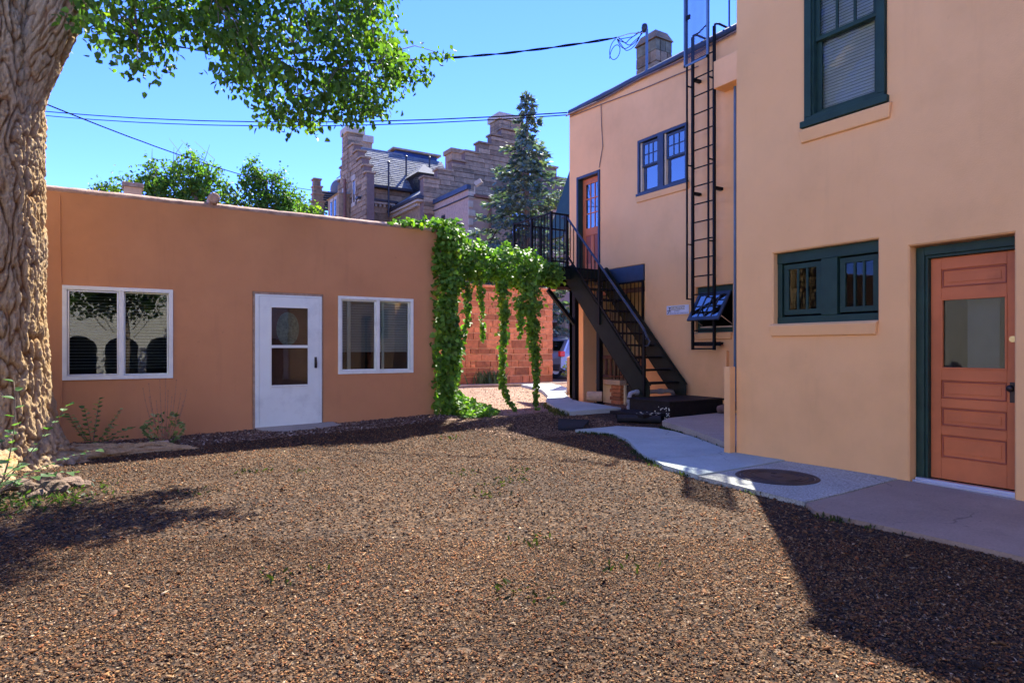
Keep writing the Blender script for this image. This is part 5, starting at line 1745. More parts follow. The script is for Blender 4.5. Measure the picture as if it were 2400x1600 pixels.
def spray(centres, per, rad, size, base):
    n = len(centres) * per
    c = np.repeat(centres, per, axis=0) + rng.normal(0, 1, (n, 3)) * np.array((rad, rad, rad * .75))
    d = rng.normal(0, .55, (n, 3)) + np.array((0, 0, -.75))
    nr = rng.normal(0, 1, (n, 3)) + np.array((0, 0, .6))
    return c, d, nr, size * rng.uniform(.7, 1.25, n), leaf_colours(n, base, .28, .08)
c, d, nr, s_, cl = spray(clus, 34, .115, .082, (.088, .165, .028))
c2, d2, nr2, s2, cl2 = spray(tipc, 14, .06, .082, (.09, .17, .028))
low = np.argsort(c[:, 2] - .12 * np.abs(c[:, 0] - 2))[:6000]
pick = rng.choice(low, 230, replace=False)
keep = np.ones(len(c), bool); keep[pick] = False
crown = leaves('crown', np.vstack([c[keep], c2]), np.vstack([d[keep], d2]), np.vstack([nr[keep], nr2]), np.hstack([s_[keep], s2]), np.vstack([cl[keep], cl2]), 'leaf', cw)
tag(crown, kind='stuff')
lm = [single_leaf_mesh(LEAF_V, b_, 'leaf') for b_ in ((.08, .155, .026), (.10, .18, .03), (.065, .125, .024), (.14, .21, .03))]
scatter_leaf_objects(lm, c[pick], d[pick], nr[pick], s_[pick], cw)
c, d, nr, s_, cl = spray(top, 30, .26, .12, (.05, .10, .02))
tag(leaves('crown', c, d, nr, s_, cl, 'leaf', cw), kind='stuff')

# ------------------------------------------------------------------ climbing vine
vn = thing('climbing_vine', 'green creeper covering the bungalow corner and hanging from a bridge to the stair', 'vine', (5.1, 10.1, .0))
C, D, S = [], [], []
def vadd(p, out, size):
    C.append(p); D.append(out); S.append(size)
def rn(a=1): return rng.normal(0, a)
for i in range(3900):                                  # curtain on the corner
    z = rng.uniform(.1, 3.35)
    w_ = .53 + .10 * math.sin(z * 2.1) + .10 * math.sin(z * 5.3 + 1) - (.13 if z < 1.5 else 0)
    u = rng.random()
    x = 4.80 + w_ * u + .05 * rn()
    y = 10.16 - .20 * math.sin(math.pi * min(1, u * 1.15)) + .40 * max(0, u - .5) + .06 * rn()
    vadd((x, y, z), (rn(.5), -.6 + rn(.4), -.8 + rn(.4)), rng.uniform(.07, .125))
for i in range(420):                                   # over the parapet
    t = rng.random() ** .6
    x = 3.9 + 1.1 * t
    vadd((x + .05 * rn(), 10.3 + .13 * rn(), 3.36 + .16 * t * rng.random() + .03 * rn()), (rn(.6), -.4 + rn(.5), -.2 + rn(.5)), rng.uniform(.06, .11))
BR = [Vector(p) for p in ((4.85, 10.25, 3.28), (5.3, 10.27, 3.06), (5.9, 10.3, 2.98), (6.6, 10.34, 2.96), (7.2, 10.4, 2.92), (7.55, 10.42, 2.88))]
for i in range(4800):                                  # the bridge
    t = rng.random() * (len(BR) - 1); k = int(t)
    p = BR[k].lerp(BR[k + 1], t - k)
    hh = (.37 + .05 * math.sin(p.x * 5) + .06 * math.sin(p.x * 11 + 1)) * (1 - .55 * max(0, (p.x - 6.9) / .72))
    a = rng.uniform(0, 2 * math.pi); r = rng.random() ** .4
    dz = hh * r * math.sin(a) - (.15 if p.x > 5.3 else 0)
    vadd((p.x + .05 * rn(), p.y + .26 * r * math.cos(a), p.z + dz), (rn(.5), -.55 + rn(.5), -.7 + rn(.4)), rng.uniform(.06, .115))
STR = [([(5.68, 10.2, 2.5), (5.72, 10.18, 2.0), (5.74, 10.18, 1.42)], [.12, .06, .04], 170),
       ([(6.12, 10.15, 2.5), (6.16, 10.12, 1.9), (6.13, 10.1, 1.25), (6.10, 10.1, .62), (6.20, 10.05, .35), (6.32, 9.98, .12)], [.20, .11, .085, .065, .04, .03], 720),
       ([(6.72, 10.15, 2.5), (6.75, 10.12, 1.95), (6.80, 10.1, 1.5), (6.84, 10.08, 1.0), (6.83, 10.06, .55), (6.80, 10.0, .10)], [.34, .21, .14, .10, .065, .035], 1250),
       ([(6.50, 10.12, 2.2), (6.50, 10.1, 1.7), (6.48, 10.1, 1.45)], [.14, .06, .03], 150),
       ([(5.45, 10.2, 2.6), (5.42, 10.18, 1.9), (5.36, 10.15, 1.45)], [.14, .07, .04], 200)]
vs_stem = MB()
for pts, rr, n in STR:
    P = [Vector(p) for p in pts]
    vs_stem.tube(P, .007, 5)
    Ls = np.cumsum([0] + [(b - a).length * (rr[i] + rr[i + 1]) for i, (a, b) in enumerate(zip(P, P[1:]))])
    for i in range(n):
        q = rng.random() * Ls[-1]
        k = int(np.searchsorted(Ls, q) - 1); k = max(0, min(k, len(P) - 2))
        t = (q - Ls[k]) / (Ls[k + 1] - Ls[k])
        p = P[k].lerp(P[k + 1], t); r = (rr[k] + (rr[k + 1] - rr[k]) * t) * (.75 + .5 * noise.noise(Vector((p.z * 4, pts[0][0], 0))))
        vadd((p.x + r * rn(.55), p.y + r * rn(.45), p.z + .04 * rn()), (rn(.55), -.45 + rn(.5), -.8 + rn(.35)), rng.uniform(.055, .10))
for i in range(1300):                                  # skirt on the ground
    a = rng.uniform(-.3, 2.0); r = rng.random() ** .6
    x = 4.98 + .88 * r * math.cos(a - .4); y = 10.15 - .85 * r * math.sin(a * .8) * .9
    z = .04 + .42 * (1 - r) * rng.random() + gz(x, y)
    vadd((x, y, z), (rn(.8), -.4 + rn(.5), -.1 + rn(.3)), rng.uniform(.05, .10))
for i in range(150):                                   # runners on the gravel
    t = rng.random(); k = i % 2
    x = 5.3 + (.75 if k else .45) * t; y = (10.55 if k else 10.95) + .05 * rn() - .1 * t
    vadd((x, y, gz(x, y) + .05 + .04 * rng.random()), (rn(.8), -.3 + rn(.5), .1 + rn(.2)), rng.uniform(.05, .085))
for i in range(46):                                    # shoots standing up from the bridge
    x = rng.choice((5.45, 5.52, 6.25, 5.0)); h = rng.random()
    vadd((x + .05 * rn(), 10.28 + .05 * rn(), 3.1 + .30 * h - .1 * (x - 5)), (rn(.8), -.3 + rn(.5), .3 + rn(.4)), rng.uniform(.06, .1))
C = np.array(C); D = np.array(D); S = np.array(S) * rng.choice((.7, .85, 1.0), len(S))
nrm = rng.normal(0, .45, C.shape) + np.array((-.35, -.75, .75))
colr = leaf_colours(len(C), (.115, .235, .030), .28, .14)
pick = rng.choice(np.where(C[:, 1] < 10.15)[0], 240, replace=False)
keep = np.ones(len(C), bool); keep[pick] = False
tag(leaves('foliage', C[keep], D[keep], nrm[keep], S[keep], colr[keep], 'leafgloss', vn, IVY_V), kind='stuff')
lm = [single_leaf_mesh(IVY_V, b_, 'leafgloss') for b_ in ((.115, .23, .03), (.145, .27, .038), (.09, .18, .026), (.20, .30, .05))]
scatter_leaf_objects(lm, C[pick], D[pick], nrm[pick], S[pick] * 1.1, vn)
vs_stem.tube([(4.95, 10.12, 0), (4.97, 10.14, 1.2), (4.93, 10.16, 2.4), (4.9, 10.22, 3.3)], [.03, .028, .022, .016], 7)
vs_stem.tube([(5.06, 10.14, 0), (5.0, 10.16, 1.4), (5.06, 10.2, 2.6), (4.95, 10.25, 3.25)], [.022, .02, .017, .012], 6)
vs_stem.tube(BR, .016, 6); vs_stem.tube([p + Vector((0, .06, .05 * math.sin(i * 2))) for i, p in enumerate(BR)], .010, 6)
tag(vs_stem.build('stems', 'twig', vn, smooth=True), kind='stuff')

# ------------------------------------------------------------------ blue spruce
sprc = thing('spruce_tree', 'blue-green spruce rising in front of the rendered house', 'tree', (15.4, 23.4, .1))
base = Vector((15.4, 23.4, .05)); Ht = 12.35
MB().tube([base, base + Vector((0, 0, 4)), base + Vector((.05, 0, 9)), base + Vector((0, 0, Ht))], [.24, .18, .09, .015], 10).build('trunk', 'twig', sprc, smooth=True)
C, D, Nn, S = [], [], [], []
bs_ = MB()
z = 1.2
w = 0
while z < Ht - .1:
    fr = (Ht - z)
    Rm = min(2.9, .37 * fr + .12)
    nb = 6 if z < 10 else 4
    for k in range(nb):
        az = 2 * math.pi * (k + .37 * w) / nb + rng.normal(0, .18)
        Lb = Rm * rng.uniform(.4, 1.35)
        if rng.random() < .10: Lb *= .45
        dr = Vector((math.cos(az), math.sin(az), 0))
        pts = []
        for t in np.linspace(0, 1, 7):
            pts.append(base + Vector((0, 0, z)) + dr * (Lb * t) + Vector((0, 0, Lb * (.12 * t - .55 * t * t + .34 * t ** 3))))
        bs_.tube(pts, [.03 * (1 - .85 * t) * min(1, fr / 4 + .3) for t in np.linspace(0, 1, 7)], 5, cap=False)
        nt_ = int(40 * Lb) + 6
        for q in range(nt_):
            t = .12 + .9 * rng.random() ** .75
            kk = min(5, int(t * 6)); p = pts[kk].lerp(pts[kk + 1], min(1, t * 6 - kk)) if t < 1 else pts[6]
            side = Vector((-dr.y, dr.x, 0)) * rng.normal(0, .17 * Lb * (1.05 - .55 * t))
            p = p + side + Vector((0, 0, -abs(rng.normal(0, .07)) + .03))
            C.append(p); D.append(dr * .9 + side * 1.5 + Vector((rng.normal(0, .3), rng.normal(0, .3), -.25 + rng.normal(0, .35))))
            Nn.append((rng.normal(0, .6), rng.normal(0, .6), 1)); S.append(rng.uniform(.18, .34))
    z += .34 + .012 * fr
    w += 1
for q in range(60):
    t = rng.random(); p = base + Vector((.05 * rng.normal(), .05 * rng.normal(), Ht - .9 * t)); C.append(p); D.append(Vector((rng.normal(0, .6), rng.normal(0, .6), .8))); Nn.append((1, 0, .3)); S.append(rng.uniform(.12, .2))
C = np.array([tuple(p) for p in C]); D = np.array([tuple(p) for p in D]); Nn = np.array(Nn); S = np.array(S)
SPR_V = NEED_V * np.array((2.3, 1, 1))
cl = np.array((.125, .185, .165))[None] * (1 + rng.normal(0, .28, (len(C), 1)).clip(-.5, .7))
warm = rng.random((len(C), 1)) < .12  # random needles tinted paler and yellower to look sunlit
cl = np.where(warm, cl * np.array((1.7, 1.25, .8)), cl)
tag(leaves('needles', C, D, Nn, S, cl.clip(.01, .5), 'needle', sprc, SPR_V), kind='stuff')
# a second finer layer of needles along the sprays
C2 = C + rng.normal(0, .07, C.shape); D2 = D + rng.normal(0, .5, D.shape)
tag(leaves('needles', C2, D2, Nn + rng.normal(0, .4, Nn.shape), S * .6, (cl * .85).clip(.01, .5), 'needle', sprc, NEED_V * np.array((1.6, 1, 1))), kind='stuff')
tag(bs_.build('branches', 'twig', sprc, fix=False), kind='stuff')

# ------------------------------------------------------------------ broadleaf trees beyond
def far_tree(name, label, x, y, top, blobs, n, size, base_col, group=None, trunk_r=.16, bare=0, cat='tree'):
    t = thing(name, label, cat, (x, y, 0), group)
    zc = min(b[2] for b in blobs)
    m = MB().tube([(x, y, -.1), (x + .1, y, zc * .5), (x, y, zc), (x + .05, y, top - .6)], [trunk_r * 1.4, trunk_r, trunk_r * .8, .02], 8)
    m.build('trunk', 'twig', t, smooth=True)
    m = MB()
    cs = []
    for (bx, by, bz, rx, ry, rz) in blobs:
        p0 = Vector((x, y, max(1, bz - rz * 1.1))); m.tube([p0, Vector(((x + bx) / 2 + .1, (y + by) / 2, bz - rz * .3)), Vector((bx, by, bz + rz * .5))], [trunk_r * .55, trunk_r * .35, .015], 5, cap=False)
        k = int(46 * rx * rz) + 10
        u = unit(rng.normal(0, 1, (k, 3))) * (rng.random((k, 1)) ** .35)
        u *= (1 + .3 * np.array([noise.noise(Vector(q) * 2.2 + Vector((bx, bz, 0))) for q in u]))[:, None]
        cs.append(np.array((bx, by, bz)) + u * np.array((rx, ry, rz)))
    cs = np.vstack(cs)
    for q in cs[::5]:
        q = Vector(q); s0 = Vector((x + (q.x - x) * .4, y + (q.y - y) * .4, q.z - .5 * abs(q.x - x) - .35)); m.tube([s0, q], [.018, .006], 4, cap=False)
    for q in range(bare):
        bx = x + rng.normal(0, .5); m.tube([(bx, y, top - 1), (bx + rng.normal(0, .15), y, top - .2), (bx + rng.normal(0, .3), y, top + rng.uniform(.1, .5))], [.02, .012, .005], 4, cap=False)
    tag(m.build('branches', 'twig', t, fix=False), kind='stuff')
    per = max(4, int(n / len(cs)))
    N_ = len(cs) * per
    c = np.repeat(cs, per, axis=0) + rng.normal(0, 1, (N_, 3)) * np.array((.17, .17, .15)) * (size / .16)
    d = rng.normal(0, .8, (N_, 3)) + np.array((0, 0, -.2))
    nr = rng.normal(0, .8, (N_, 3)) + np.array((0, 0, .8))
    tag(leaves('crown', c, d, nr, size * rng.uniform(.6, 1.2, N_), leaf_colours(N_, base_col, .25, .12), 'leaf', t), kind='stuff')
    return t
GRP = 'trees beyond the flat roof'
far_tree('leafy_tree', 'low small tree top just showing beside the small roof chimney', -.1, 30, 7.9, [(-.1, 30, 6.9, .75, .7, .95)], 1500, .15, (.075, .14, .028), GRP)
far_tree('leafy_tree', 'slim pointed tree directly behind the small roof chimney', .55, 30.5, 8.7, [(.55, 30.5, 7.4, .5, .5, 1.3), (.45, 30.5, 6.4, .8, .7, 1.0)], 1800, .15, (.075, .145, .028), GRP)
far_tree('leafy_tree', 'narrow upright tree with spire-like top beyond the flat roof', 1.55, 30.2, 9.3, [(1.5, 30.2, 8.0, .5, .5, 1.25), (1.75, 30.2, 7.0, 1.0, .9, 1.3)], 2800, .16, (.085, .165, .03), GRP, bare=2)
far_tree('leafy_tree', 'broad bright green tree with bare twigs at its top beyond the flat roof', 3.1, 30.5, 9.7, [(2.7, 30.5, 8.5, .85, .8, 1.15), (3.5, 30.5, 8.0, .9, .8, 1.2), (3.0, 30.5, 7.0, 1.6, 1.1, 1.1)], 5200, .16, (.09, .175, .032), GRP, bare=7)
far_tree('leafy_tree', 'pale thin-leaved tree between two broad trees beyond the flat roof', 4.75, 31, 8.6, [(4.7, 31, 7.7, .8, .7, .9), (4.6, 31, 6.9, 1.1, .8, .8)], 1700, .16, (.10, .17, .035), GRP)
far_tree('leafy_tree', 'airy tree with several loose tufts beyond the flat roof', 6.0, 30.8, 9.9, [(5.5, 30.8, 9.0, .5, .5, .9), (6.3, 30.8, 8.7, .75, .6, .85), (5.6, 30.8, 7.9, .9, .7, .8), (6.8, 30.8, 8.1, .6, .6, .6), (6.2, 30.8, 7.2, 1.2, .9, .8)], 4200, .16, (.07, .15, .028), GRP)
far_tree('leafy_tree', 'yellow-green tree beside the mansion stepped chimney', 7.9, 33, 9.3, [(7.8, 33, 8.1, .8, .8, 1.2), (8.6, 33, 7.6, .8, .8, 1.0)], 2600, .17, (.11, .19, .034), GRP)

# chimney block behind the flat roof
ch = thing('roof_chimney', 'small brick chimney block standing behind the bungalow parapet', 'chimney', (.34, 14, 3.1))
MB().box(.20, .49, 13.9, 14.2, 3.05, 4.27).build('shaft', 'red_mortar', ch)
MB().box(.17, .52, 13.87, 14.23, 4.27, 4.35).build('cap', 'cap', ch, .01)

# ------------------------------------------------------------------ small plants
def leafy_shoot(name, label, root, stems, leaf_size, gap, cols, mat='leaf', cat='sapling', stem_mat='twig', group=None):
    t = thing(name, label, cat, root, group)
    st = MB()
    me_l = [single_leaf_mesh(LEAF_V, c_, mat) for c_ in cols]
    C, D, Nn, S = [], [], [], []
    for tip, bend, r in stems:
        a = Vector(root); b = Vector(tip); mid = (a + b) / 2 + Vector(bend)
        pts = [a * (1 - q) ** 2 + mid * 2 * q * (1 - q) + b * q * q for q in np.linspace(0, 1, 10)]
        st.tube(pts, [r * (1 - .75 * q) for q in np.linspace(0, 1, 10)], 6)
        L = sum((p2 - p1).length for p1, p2 in zip(pts, pts[1:]))
        n = int(L / gap)
        for i in range(2, n + 1):
            q = i / n
            k = min(8, int(q * 9)); p = pts[k].lerp(pts[k + 1], q * 9 - k); tg = (pts[k + 1] - pts[k]).normalized()
            sd = tg.cross(Vector((0, 0, 1))).normalized() * (1 if i % 2 else -1)
            C.append(tuple(p)); D.append(tuple(sd + tg * .5 + Vector((rng.normal(0, .2), rng.normal(0, .2), -.15)))); Nn.append((rng.normal(0, .25), rng.normal(0, .25) - .25, 1)); S.append(leaf_size * rng.uniform(.65, 1.2))
    st.build('stem', stem_mat, t, smooth=True)
    scatter_leaf_objects(me_l, np.array(C), np.array(D), np.array(Nn), np.array(S), t)
    return t
GL = [(.075, .17, .045), (.10, .20, .06), (.055, .13, .035), (.14, .24, .09)]
leafy_shoot('tree_sucker', 'leafy green sucker leaning up against the cottonwood trunk', (-.85, 7.35, 0), [((-.75, 7.35, .95), (.1, -.1, 0), .008), ((-.35, 7.25, .72), (.1, -.1, .1), .007), ((-1.1, 7.2, .8), (0, -.1, .1), .007)], .10, .075, GL)
leafy_shoot('tree_sucker', 'low arching sucker reaching right over the rocks', (-.85, 7.0, 0), [((-.12, 7.0, .32), (0, -.05, .12), .007), ((-.28, 6.85, .16), (.05, -.1, .12), .006), ((-.62, 6.6, .3), (0, -.1, .1), .006)], .085, .06, GL)
leafy_shoot('tree_sucker', 'spreading sucker with large leaves left of the rocks', (-.95, 6.7, 0), [((-.72, 6.75, .55), (0, 0, .1), .007), ((-.78, 6.4, .35), (0, 0, .1), .006), ((-.5, 6.65, .18), (0, 0, .12), .006), ((-1.15, 6.6, .5), (0, 0, .1), .006)], .095, .06, GL)
leafy_shoot('leafy_shrub', 'young green shrub by the trunk below the bungalow window', (-.20, 9.55, 0), [((-.12, 9.5, .62), (0, 0, .05), .007), ((.10, 9.5, .48), (.02, 0, 0), .005), ((-.36, 9.5, .38), (-.03, 0, .05), .005), ((.22, 9.45, .25), (0, 0, .08), .005), ((-.42, 9.4, .45), (-.1, 0, .1), .005), ((.05, 9.42, .30), (0, 0, .05), .005), ((.16, 9.5, .14), (0, 0, .08), .005), ((-.28, 9.45, .52), (0, 0, .05), .005)], .078, .03, [(.15, .27, .08), (.22, .34, .12), (.10, .19, .055), (.34, .44, .22)], cat='shrub')
s1 = thing('bare_shrub', 'small shrub with bare brown twigs above glossy leaves under the window', 'shrub', (.58, 9.42, 0))
m = MB(); lc, ld, ln, ls = [], [], [], []
for k, (tx, tz) in enumerate(((-.26, .74), (-.19, .80), (-.10, .58), (-.05, .84), (.02, .86), (.10, .62), (.16, .84), (.22, .66), (.30, .70), (-.18, .62), (.06, .70), (.25, .55))):
    a = Vector((.58, 9.42, 0)); b = Vector((.58 + tx * .9, 9.42 + rng.normal(0, .06), tz)); mid = Vector((.58 + tx * .65, 9.42, .25))
    pts = [a * (1 - q) ** 2 + mid * 2 * q * (1 - q) + b * q * q for q in np.linspace(0, 1, 9)]
    m.tube(pts, [.007 - .005 * q for q in np.linspace(0, 1, 9)], 5)
    for q in np.linspace(.35, 1, 9):
        kk = min(7, int(q * 8)); p = pts[kk].lerp(pts[kk + 1], q * 8 - kk); m.box(p.x - .006, p.x + .006, p.y - .006, p.y + .006, p.z - .007, p.z + .007)
m.build('twigs', 'post', s1)
for i in range(150):
    z = .05 + .36 * rng.random(); r = .05 + .16 * math.sin(math.pi * min(1, z / .42))
    a = rng.uniform(0, 6.28)
    lc.append((.58 + r * math.cos(a), 9.42 + r * .8 * math.sin(a), z)); ld.append((math.cos(a), math.sin(a), rng.normal(.3, .5))); ln.append((rng.normal(0, .5), -.5, 1)); ls.append(rng.uniform(.045, .08))
scatter_leaf_objects([single_leaf_mesh(LEAF_V, c_, 'leafgloss') for c_ in ((.16, .25, .07), (.26, .34, .12), (.40, .45, .24), (.11, .17, .05))], np.array(lc), np.array(ld), np.array(ln), np.array(ls), s1)
iris = thing('iris_clump', 'clump of upright sword leaves at the foot of the sandstone wall', 'plant', (10.45, 18.0, .1))
bl = MB()
for i in range(90):
    x = 10.4 + rng.normal(0, .33); y = 17.95 + rng.normal(0, .12); h = rng.uniform(.3, .55); lx = rng.normal(0, .16); ly = rng.normal(0, .1)
    m = MB(); m.add([(x - .022, y, .08), (x + .022, y, .08), (x + .02 + lx * .4, y + ly * .4, .08 + h * .6), (x + lx, y + ly, .08 + h), (x - .02 + lx * .4, y + ly * .4, .08 + h * .6)], [(0, 1, 2, 3, 4)])
    bl.add(m.v, m.f)
ibm = leaf_mat('iris_leaf'); 
ob = bl.build('blades', ibm, iris, fix=False)
a_ = ob.data.color_attributes.new('Col', 'FLOAT_COLOR', 'POINT')
cc = np.ones((len(bl.v), 4), np.float32); cc[:, :3] = np.array((.07, .13, .06)) * np.repeat(rng.uniform(.7, 1.5, (90, 1)), 5, axis=0)
a_.data.foreach_set('color', cc.ravel()); tag(ob, kind='stuff')
far_tree('leafy_shrub', 'small pale leafy shrub between sandstone wall end and parked car', 13.75, 17.9, .75, [(13.75, 17.9, .5, .3, .3, .3)], 700, .09, (.12, .17, .06), None, .02, cat='shrub')

# weeds and dry stalks along the walk and scattered in the gravel
wc, wd, wn_, wsz, wcl = [], [], [], [], []
edge = [(4.50, 1.5), (4.50, 2.9), (4.69, 3.1), (4.73, 4.25), (4.86, 4.8), (5.18, 5.46), (5.62, 6.12), (6.0, 6.9), (5.98, 7.12), (5.76, 7.48)]
edge2 = [(6.24, 5.0), (6.72, 6.05), (6.9, 6.55), (7.05, 6.98)]
edge3 = [(6.6, 8.8), (6.9, 9.5), (7.5, 10.7)]
def along(E_, n, sd, hmax, cbase):
    for i in range(n):
        k = rng.integers(0, len(E_) - 1); t = rng.random()
        x = E_[k][0] + (E_[k + 1][0] - E_[k][0]) * t; y = E_[k][1] + (E_[k + 1][1] - E_[k][1]) * t
        if noise.noise(Vector((x * 3.1, y * 3.1, 2))) < .02: continue
        for q in range(5):
            px_, py_ = x + rng.normal(0, sd), y + rng.normal(0, sd)
            wc.append((px_, py_, gz(px_, py_))); wd.append((rng.normal(0, .5), rng.normal(0, .5), .9)); wn_.append((rng.normal(), rng.normal(), .2)); wsz.append(rng.uniform(.3, 1) * hmax); wcl.append(np.array(cbase) * rng.uniform(.6, 1.5))
along(edge, 300, .03, .05, (.05, .065, .022))
along(edge2, 160, .02, .07, (.03, .055, .018))
along(edge3, 160, .07, .09, (.09, .10, .035))
for i in range(16):
    cx_, cy_ = rng.uniform(-1.2, 4.4), rng.uniform(1.5, 8.2)
    for q in range(22):
        px_, py_ = cx_ + rng.normal(0, .09), cy_ + rng.normal(0, .09)
        wc.append((px_, py_, gz(px_, py_))); wd.append((rng.normal(0, .7), rng.normal(0, .7), .7)); wn_.append((rng.normal(), rng.normal(), .2)); wsz.append(rng.uniform(.02, .06)); wcl.append(np.array((.030, .040, .014)) * rng.uniform(.6, 1.4))
for i in range(420):                                   # greenery at the trunk foot
    px_, py_ = -.55 + rng.normal(0, .32), 6.6 + rng.normal(0, .25)
    wc.append((px_, py_, gz(px_, py_))); wd.append((rng.normal(0, .8), rng.normal(0, .8), .6)); wn_.append((rng.normal(), rng.normal(), .4)); wsz.append(rng.uniform(.02, .07)); wcl.append(np.array((.05, .08, .025)) * rng.uniform(.6, 1.4))
wds = leaves('weeds', np.array(wc), np.array(wd), np.array(wn_), np.array(wsz), np.array(wcl).clip(.005, .5), 'leaf', None, NEED_V * np.array((1.5, 1, 1)))
tag(wds, 'thin green weeds and grass along the walk and in the gravel', 'weeds', None, 'stuff')

# ------------------------------------------------------------------ loose gravel, chips and mulch as real pieces
def pip(x, y, P):
    return inside(x, y, P)
OCT_V = np.array([(1, 0, 0), (-.45, .9, 0), (-.6, -.8, 0), (.05, 0, .9), (0, .05, -.8)], float)   # angular chip
OCT_F = np.array([(0, 1, 3), (1, 2, 3), (2, 0, 3), (1, 0, 4), (2, 1, 4), (0, 2, 4)])
NV = len(OCT_V)
def chips(name, x, y, s, cols, mat, label, cat, flat=.42, lift=.35):
    n = len(x)
    V = OCT_V[None] * (1 + rng.uniform(-.35, .35, (n, NV, 1)))
    V = V * np.stack([s, s * rng.uniform(.45, .9, n), s * flat * rng.uniform(.6, 1.3, n)], -1)[:, None, :]
    a = rng.uniform(0, 2 * math.pi, n); tx = rng.normal(0, .35, n); ty = rng.normal(0, .35, n)
    ca, sa = np.cos(a), np.sin(a)
    X = V[..., 0] * ca[:, None] - V[..., 1] * sa[:, None]; Y = V[..., 0] * sa[:, None] + V[..., 1] * ca[:, None]; Z = V[..., 2] + tx[:, None] * X + ty[:, None] * Y
    gzv = gz_np(x, y)
    out = np.stack([X + x[:, None], Y + y[:, None], Z + (gzv + s * lift * rng.uniform(.2, 1.2, n))[:, None]], -1)
    F = (OCT_F[None] + (np.arange(n) * NV)[:, None, None]).reshape(-1, 3)
    o = mesh_np(name, out.reshape(-1, 3), F, mat, None, np.repeat(cols, NV, axis=0))
    return tag(o, label, cat, None, 'stuff')
def palette(n, P, w, jit=.22):
    P = np.array(P); k = rng.choice(len(P), n, p=np.array(w) / sum(w))
    return (P[k] * (1 + rng.normal(0, jit, (n, 1)))).clip(.01, .75)
GP = [(.160, .082, .035), (.112, .054, .023), (.195, .124, .062), (.042, .026, .017), (.027, .020, .017), (.165, .060, .023), (.245, .19, .13), (.066, .040, .026)]
GWT = [.20, .20, .12, .16, .14, .06, .04, .12]
def yard(n, dmin, dmax, smin, smax):
    """random spots in the yard between two distances ahead of the camera, a wide fan either side"""
    dd = np.sqrt(rng.uniform(dmin ** 2, dmax ** 2, n)); ss = rng.uniform(-1.08, 1.05, n)
    x = dd * (.5309 + ss * .8474); y = dd * (.8474 - ss * .5309)
    okk = ~pip(x, y, [(p[0] + .02, p[1]) for p in REDSLAB]) & (x < 6.15) & (y < 9.3 + .12 * np.clip(x - 1, 0, 4))
    for _, pl in SLABS:
        okk &= ~pip(x, y, pl)
    okk &= ~(np.hypot(x + 1.11, y - 8.85) < .62)
    okk &= ~((x > 4.9) & (y > 9.25))
    x, y = x[okk], y[okk]
    return x, y, rng.uniform(smin, smax, len(x)) ** 1.0
xs1, ys1, ss1 = yard(125000, 1.5, 4.2, .0035, .0115)
xs2, ys2, ss2 = yard(135000, 4.2, 10.5, .0055, .0155)
big = yard(2600, 1.8, 9, .016, .026)
x = np.concatenate([xs1, xs2, big[0]]); y = np.concatenate([ys1, ys2, big[1]]); s = np.concatenate([ss1, ss2, big[2]])
gc = palette(len(x), GP, GWT)
pn = np.array([noise.noise((a_ * .8, b_ * .8, 3)) + .6 * noise.noise((a_ * 2.3, b_ * 2.3, 8)) for a_, b_ in zip(x[::1], y[::1])])
gc = (gc * np.array((1.2, 1.12, 1.0)) * (1.06 + .42 * pn)[:, None]).clip(.008, .6)                 # dustier and damper patches
chips('gravel', x, y, s, gc, 'chips', 'loose tan and grey gravel covering the whole courtyard', 'gravel')
# dry straws
x, y, s = yard(6000, 1.6, 8.5, .008, .026)
n = len(x)
o = chips('dry_straw', x, y, s * .30, palette(n, [(.32, .24, .14), (.23, .15, .08), (.38, .31, .20)], [1, 1, 1]), 'chips', 'dry straws and needles strewn over the courtyard gravel', 'straw', .12, .9)
v = np.empty(len(o.data.vertices) * 3, np.float32); o.data.vertices.foreach_get('co', v); v = v.reshape(-1, NV, 3)
ctr = v.mean(1, keepdims=True); ax_ = unit(v[:, 0:1] - ctr); dl_ = v - ctr; al = (dl_ * ax_).sum(-1, keepdims=True)
v = ctr + ax_ * al * 4.2 + (dl_ - ax_ * al) * .16
v[:, :, 2] = np.maximum(v[:, :, 2], ctr[:, :, 2] - .004)
o.data.vertices.foreach_set('co', v.astype(np.float32).ravel()); o.data.update()
# bark mulch along the bungalow and the dark strip across the gap
n = 15000
x = rng.uniform(-.6, 5.0, n); y = rng.uniform(8.95, 10.17, n)
okk = (y > 9.12 + .12 * np.clip(x - 1, 0, 4) + .05 * np.sin(x * 3)) & ~pip(x, y, [(1.82, 10.2), (1.9, 9.86), (2.2, 9.74), (2.62, 9.80), (3.05, 9.93), (3.0, 10.2)])
x, y = x[okk], y[okk]
chips('bark_mulch', x, y, rng.uniform(.012, .034, len(x)), palette(len(x), [(.19, .115, .075), (.12, .072, .046), (.28, .20, .14), (.46, .40, .32), (.08, .05, .035)], [.3, .3, .2, .08, .2]), 'mulch', 'dark bark mulch in the strip along the bungalow wall', 'mulch', .3)
n = 9000
x = rng.uniform(4.6, 6.9, n); y = rng.uniform(7.3, 9.6, n)
okk = (y < 9.45 + .1 * np.sin(x * 4)) & ~pip(x, y, FARPATH) & ~pip(x, y, SLABS[3][1]) & ~pip(x, y, A) & (rng.random(n) < .75)
x, y = x[okk], y[okk]
chips('bark_mulch', x, y, rng.uniform(.01, .026, len(x)), palette(len(x), [(.18, .11, .072), (.12, .074, .048), (.28, .18, .11), (.34, .23, .14)], [.3, .3, .25, .15]), 'mulch', 'reddish bark litter across the gap between bungalow and stair', 'mulch', .3)
n = 16000
x = rng.uniform(4.9, 12.5, n); y = rng.uniform(9.0, 18.2, n)
okk = ~pip(x, y, FARPATH) & ~((x > 8.9) & (y < 12)) & (x < y * .95 + 1)
x, y = x[okk], y[okk]
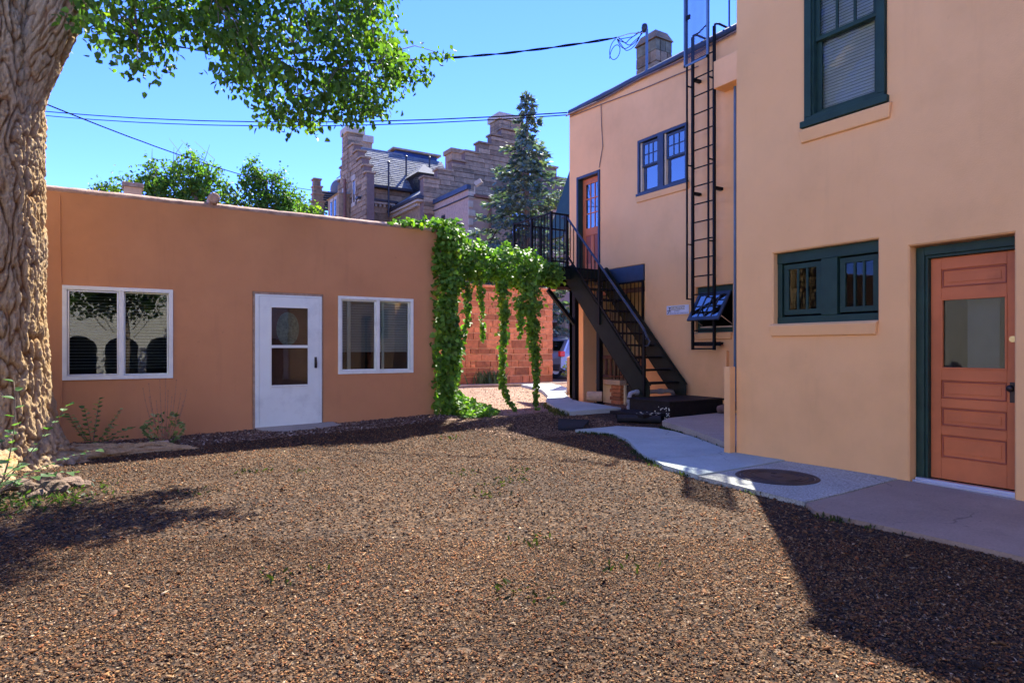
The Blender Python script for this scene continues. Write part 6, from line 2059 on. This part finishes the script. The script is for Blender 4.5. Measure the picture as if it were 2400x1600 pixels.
chips('pea_gravel', x, y, rng.uniform(.006, .018, len(x)), palette(len(x), [(.26, .165, .115), (.34, .235, .165), (.18, .11, .078), (.13, .085, .062)], [.4, .25, .25, .1]), 'chips', 'fine pinkish gravel on the drive behind the bungalow', 'gravel', .5)

# ================================================================== what stands behind the photographer (mirrored in the panes)
arc = thing('white_arcade', 'white stucco arcade of low arches mirrored in the bungalow window', 'building', (0, -7, 0))
AY, AH = -7.0, 6.2  # wall built up above the arches to bounce sun onto shaded stucco
m = MB()
u = -7.0
while u < 7:
    ra_ = .52
    pts = [(u + .27 + ra_ - ra_ * math.cos(t), 1.25 + .45 * math.sin(t)) for t in np.linspace(0, math.pi, 12)]
    m.box(u, u + .27, AY - .4, AY, 0, AH)
    for a_, b_ in zip(pts, pts[1:]):
        m.slab([(a_[0], AY, a_[1]), (b_[0], AY, b_[1]), (b_[0], AY, AH), (a_[0], AY, AH)], (0, -.4, 0))
    u += .27 + 2 * ra_
m.build('arched_wall', 'white_stucco', arc)
MB().box(-7, 7.5, AY - 4, AY - 2.2, 0, AH).build('back_wall', 'dark', arc)
MB().box(-7.2, 7.7, AY - 4, AY + .2, AH, AH + .2).build('roof', 'greyroof', arc)
for k in range(5):
    w_ = MB().box(-5.4 + 2.62 * k, -4.5 + 2.62 * k, AY, AY + .03, 3.4, 4.9).build('window', 'green', arc)
    MB().box(-5.32 + 2.62 * k, -4.58 + 2.62 * k, AY + .03, AY + .036, 3.48, 4.82).build('pane', 'glass', w_)
cot = thing('cream_cottage', 'cream stucco cottage with light grey roof facing the peach house', 'building', (-8, 2, 0))  # house hinted by reflections; tall pale wall added to bounce sun on stucco
MB().box(-13, -8, -6, 9.5, 0, 5.2).build('wall', 'white_stucco', cot)
m = MB(); m.slab([(-7.6, -6.4, 5.1), (-7.6, 9.9, 5.1), (-10.5, 9.9, 7.0), (-10.5, -6.4, 7.0)], (0, 0, .12)); m.slab([(-13.4, -6.4, 5.1), (-13.4, 9.9, 5.1), (-10.5, 9.9, 7.0), (-10.5, -6.4, 7.0)], (0, 0, .12)); m.build('roof', 'greyroof', cot)
for k in range(4):
    w_ = MB().box(-8.0, -7.96, -4.2 + 3.6 * k, -3.1 + 3.6 * k, 1.2, 2.5).build('window', 'brownwood', cot)
    MB().box(-7.96, -7.954, -4.1 + 3.6 * k, -3.2 + 3.6 * k, 1.3, 2.4).build('pane', 'glass', w_)
far_tree('leafy_tree', 'dark leafy tree before the white arcade, mirrored in the bungalow panes', 3.0, -5.0, 4.6, [(2.8, -5.0, 3.0, .9, .8, .9), (3.6, -5.2, 3.3, 1.0, .8, 1.1)], 3000, .14, (.045, .09, .02), None, .14)
far_tree('leafy_tree', 'spreading leafy tree left of the white arcade, mirrored in the bungalow panes', .3, -4.4, 4.9, [(-.5, -4.4, 3.3, 1.1, .8, 1.0), (.8, -4.4, 3.4, 1.2, .8, 1.1)], 4200, .14, (.045, .09, .02), None, .14)
